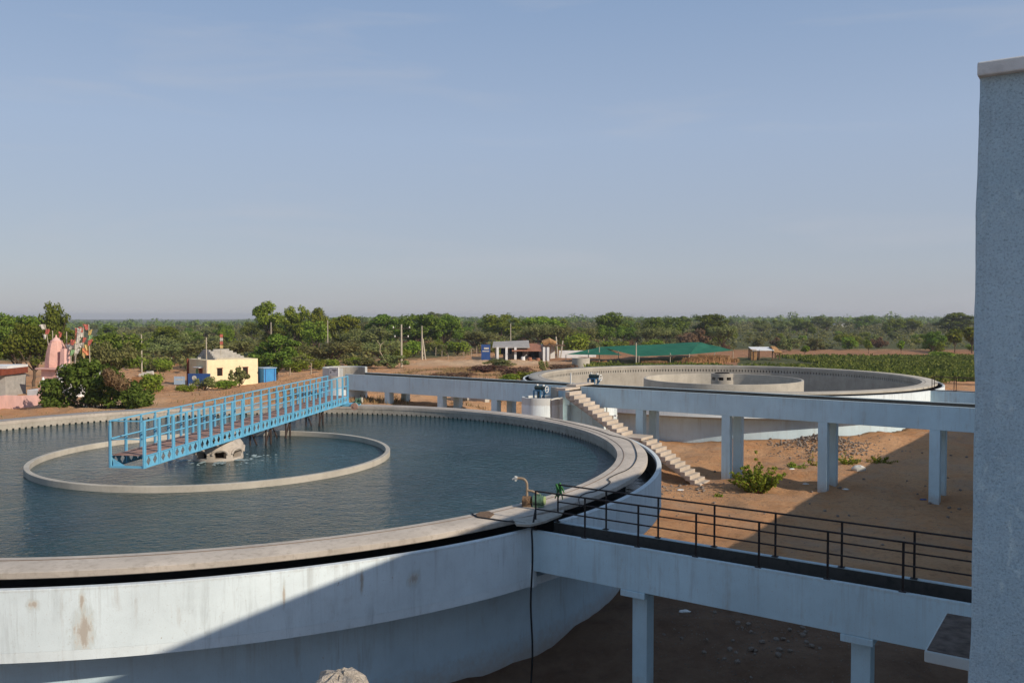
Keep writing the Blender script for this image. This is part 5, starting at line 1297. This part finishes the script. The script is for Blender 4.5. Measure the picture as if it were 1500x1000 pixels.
for k in range(150):
    z_ = k % 5
    px, py = ((rng.gauss(1000, 26), rng.gauss(716, 6)), (rng.gauss(1205, 22), rng.gauss(648, 7)), (rng.uniform(1000, 1420), rng.uniform(640, 760)), (rng.gauss(1110, 50), rng.gauss(940, 22)), (rng.uniform(960, 1400), rng.uniform(655, 990)))[z_]
    c = yard(px, py); r_ = rng.uniform(.04, .10) if z_ != 1 else rng.uniform(.06, .15)
    stones.append(c)
    if k == 0: s0 = lump('stone', 'stone', 'small grey stone lying in the dusty yard', 'stone', Vector((0, 0, 0)), 1, .8, .65, 77, 'loose yard stones'); o = s0
    else: o = s0.copy(); COL.objects.link(o)
    lab = 'small grey stone ' + ('near the foot of the staircase', 'at the rubble heap by the empty tank', 'on the soil among the feed channel columns', 'in the shade under the outlet channel', 'in the open yard between the channels')[z_]
    tag(o, lab, 'stone', lab)
    o.location = c + Vector((0, 0, r_ * .3)); o.scale = (r_, r_, r_); o.rotation_euler = (rng.uniform(0, .6), 0, rng.uniform(0, 6.28))
# gravel: far too many to count
rg = np.random.default_rng(17); GV = []; 
n_ = 7000; k4 = rg.integers(0, 4, n_)
gp = np.empty((n_, 2))
ctr = [(yard(1005, 716), 1.5), (yard(1210, 648), 1.4), (yard(1110, 930), 2.2), (yard(1200, 700), 6.5)]
for k, (c, s_) in enumerate(ctr):
    q = k4 == k; gp[q] = np.array([c.x, c.y]) + rg.normal(0, s_, (q.sum(), 2))
ok = (np.hypot(gp[:, 0] - C1.x, gp[:, 1] - C1.y) > 15) & (np.hypot(gp[:, 0] - C2.x, gp[:, 1] - C2.y) > 15); gp = gp[ok]; n_ = len(gp); gz = zg(gp[:, 0], gp[:, 1])
rr_ = np.where((k4[ok] == 1) & (rg.random(n_) < .5), rg.uniform(.04, .11, n_), rg.uniform(.008, .028, n_))[:, None]; gz = gz + np.where(k4[ok] == 1, .5 * np.exp(-((gp[:, 0] - ctr[1][0].x) ** 2 + (gp[:, 1] - ctr[1][0].y) ** 2) / 1.2) * rg.random(n_), 0); oct_ = np.array([(1, 0, 0), (0, 1, 0), (-1, 0, 0), (0, -1, 0), (0, 0, .7), (0, 0, -.7)])
GVv = (np.stack([gp[:, 0], gp[:, 1], gz + .01], 1)[:, None] + (oct_[None] * rg.uniform(.6, 1.3, (n_, 6, 1))) * rr_[:, None]).reshape(-1, 3)
of = np.array([(0, 1, 4), (1, 2, 4), (2, 3, 4), (3, 0, 4), (1, 0, 5), (2, 1, 5), (3, 2, 5), (0, 3, 5)])
GF = (np.arange(n_)[:, None, None] * 6 + of[None]).reshape(-1, 3)
o = bpy.data.objects.new('gravel', mesh_np('gravel', GVv, GF, 'stone')); COL.objects.link(o); tag(o, 'grey gravel and rubble strewn over the yard', 'gravel', kind='stuff')

# ------------------------------------------------------------------ dusty air
t = NT('dusty_air'); t.t.nodes.remove(t.p)
pv = t.t.nodes.new('ShaderNodeVolumePrincipled'); pv.inputs['Color'].default_value = (.86, .87, .91, 1); pv.inputs['Density'].default_value = .00026; pv.inputs['Anisotropy'].default_value = .2
t.l(pv.outputs[0], t.out.inputs['Volume'])
HAZE = True
if HAZE:
    o = MB().box((0, 1750, 2.5), 7300, 4200, 26.0).build('haze', 'dusty_air'); tag(o, 'thin dusty haze over the plain', 'haze', kind='stuff')
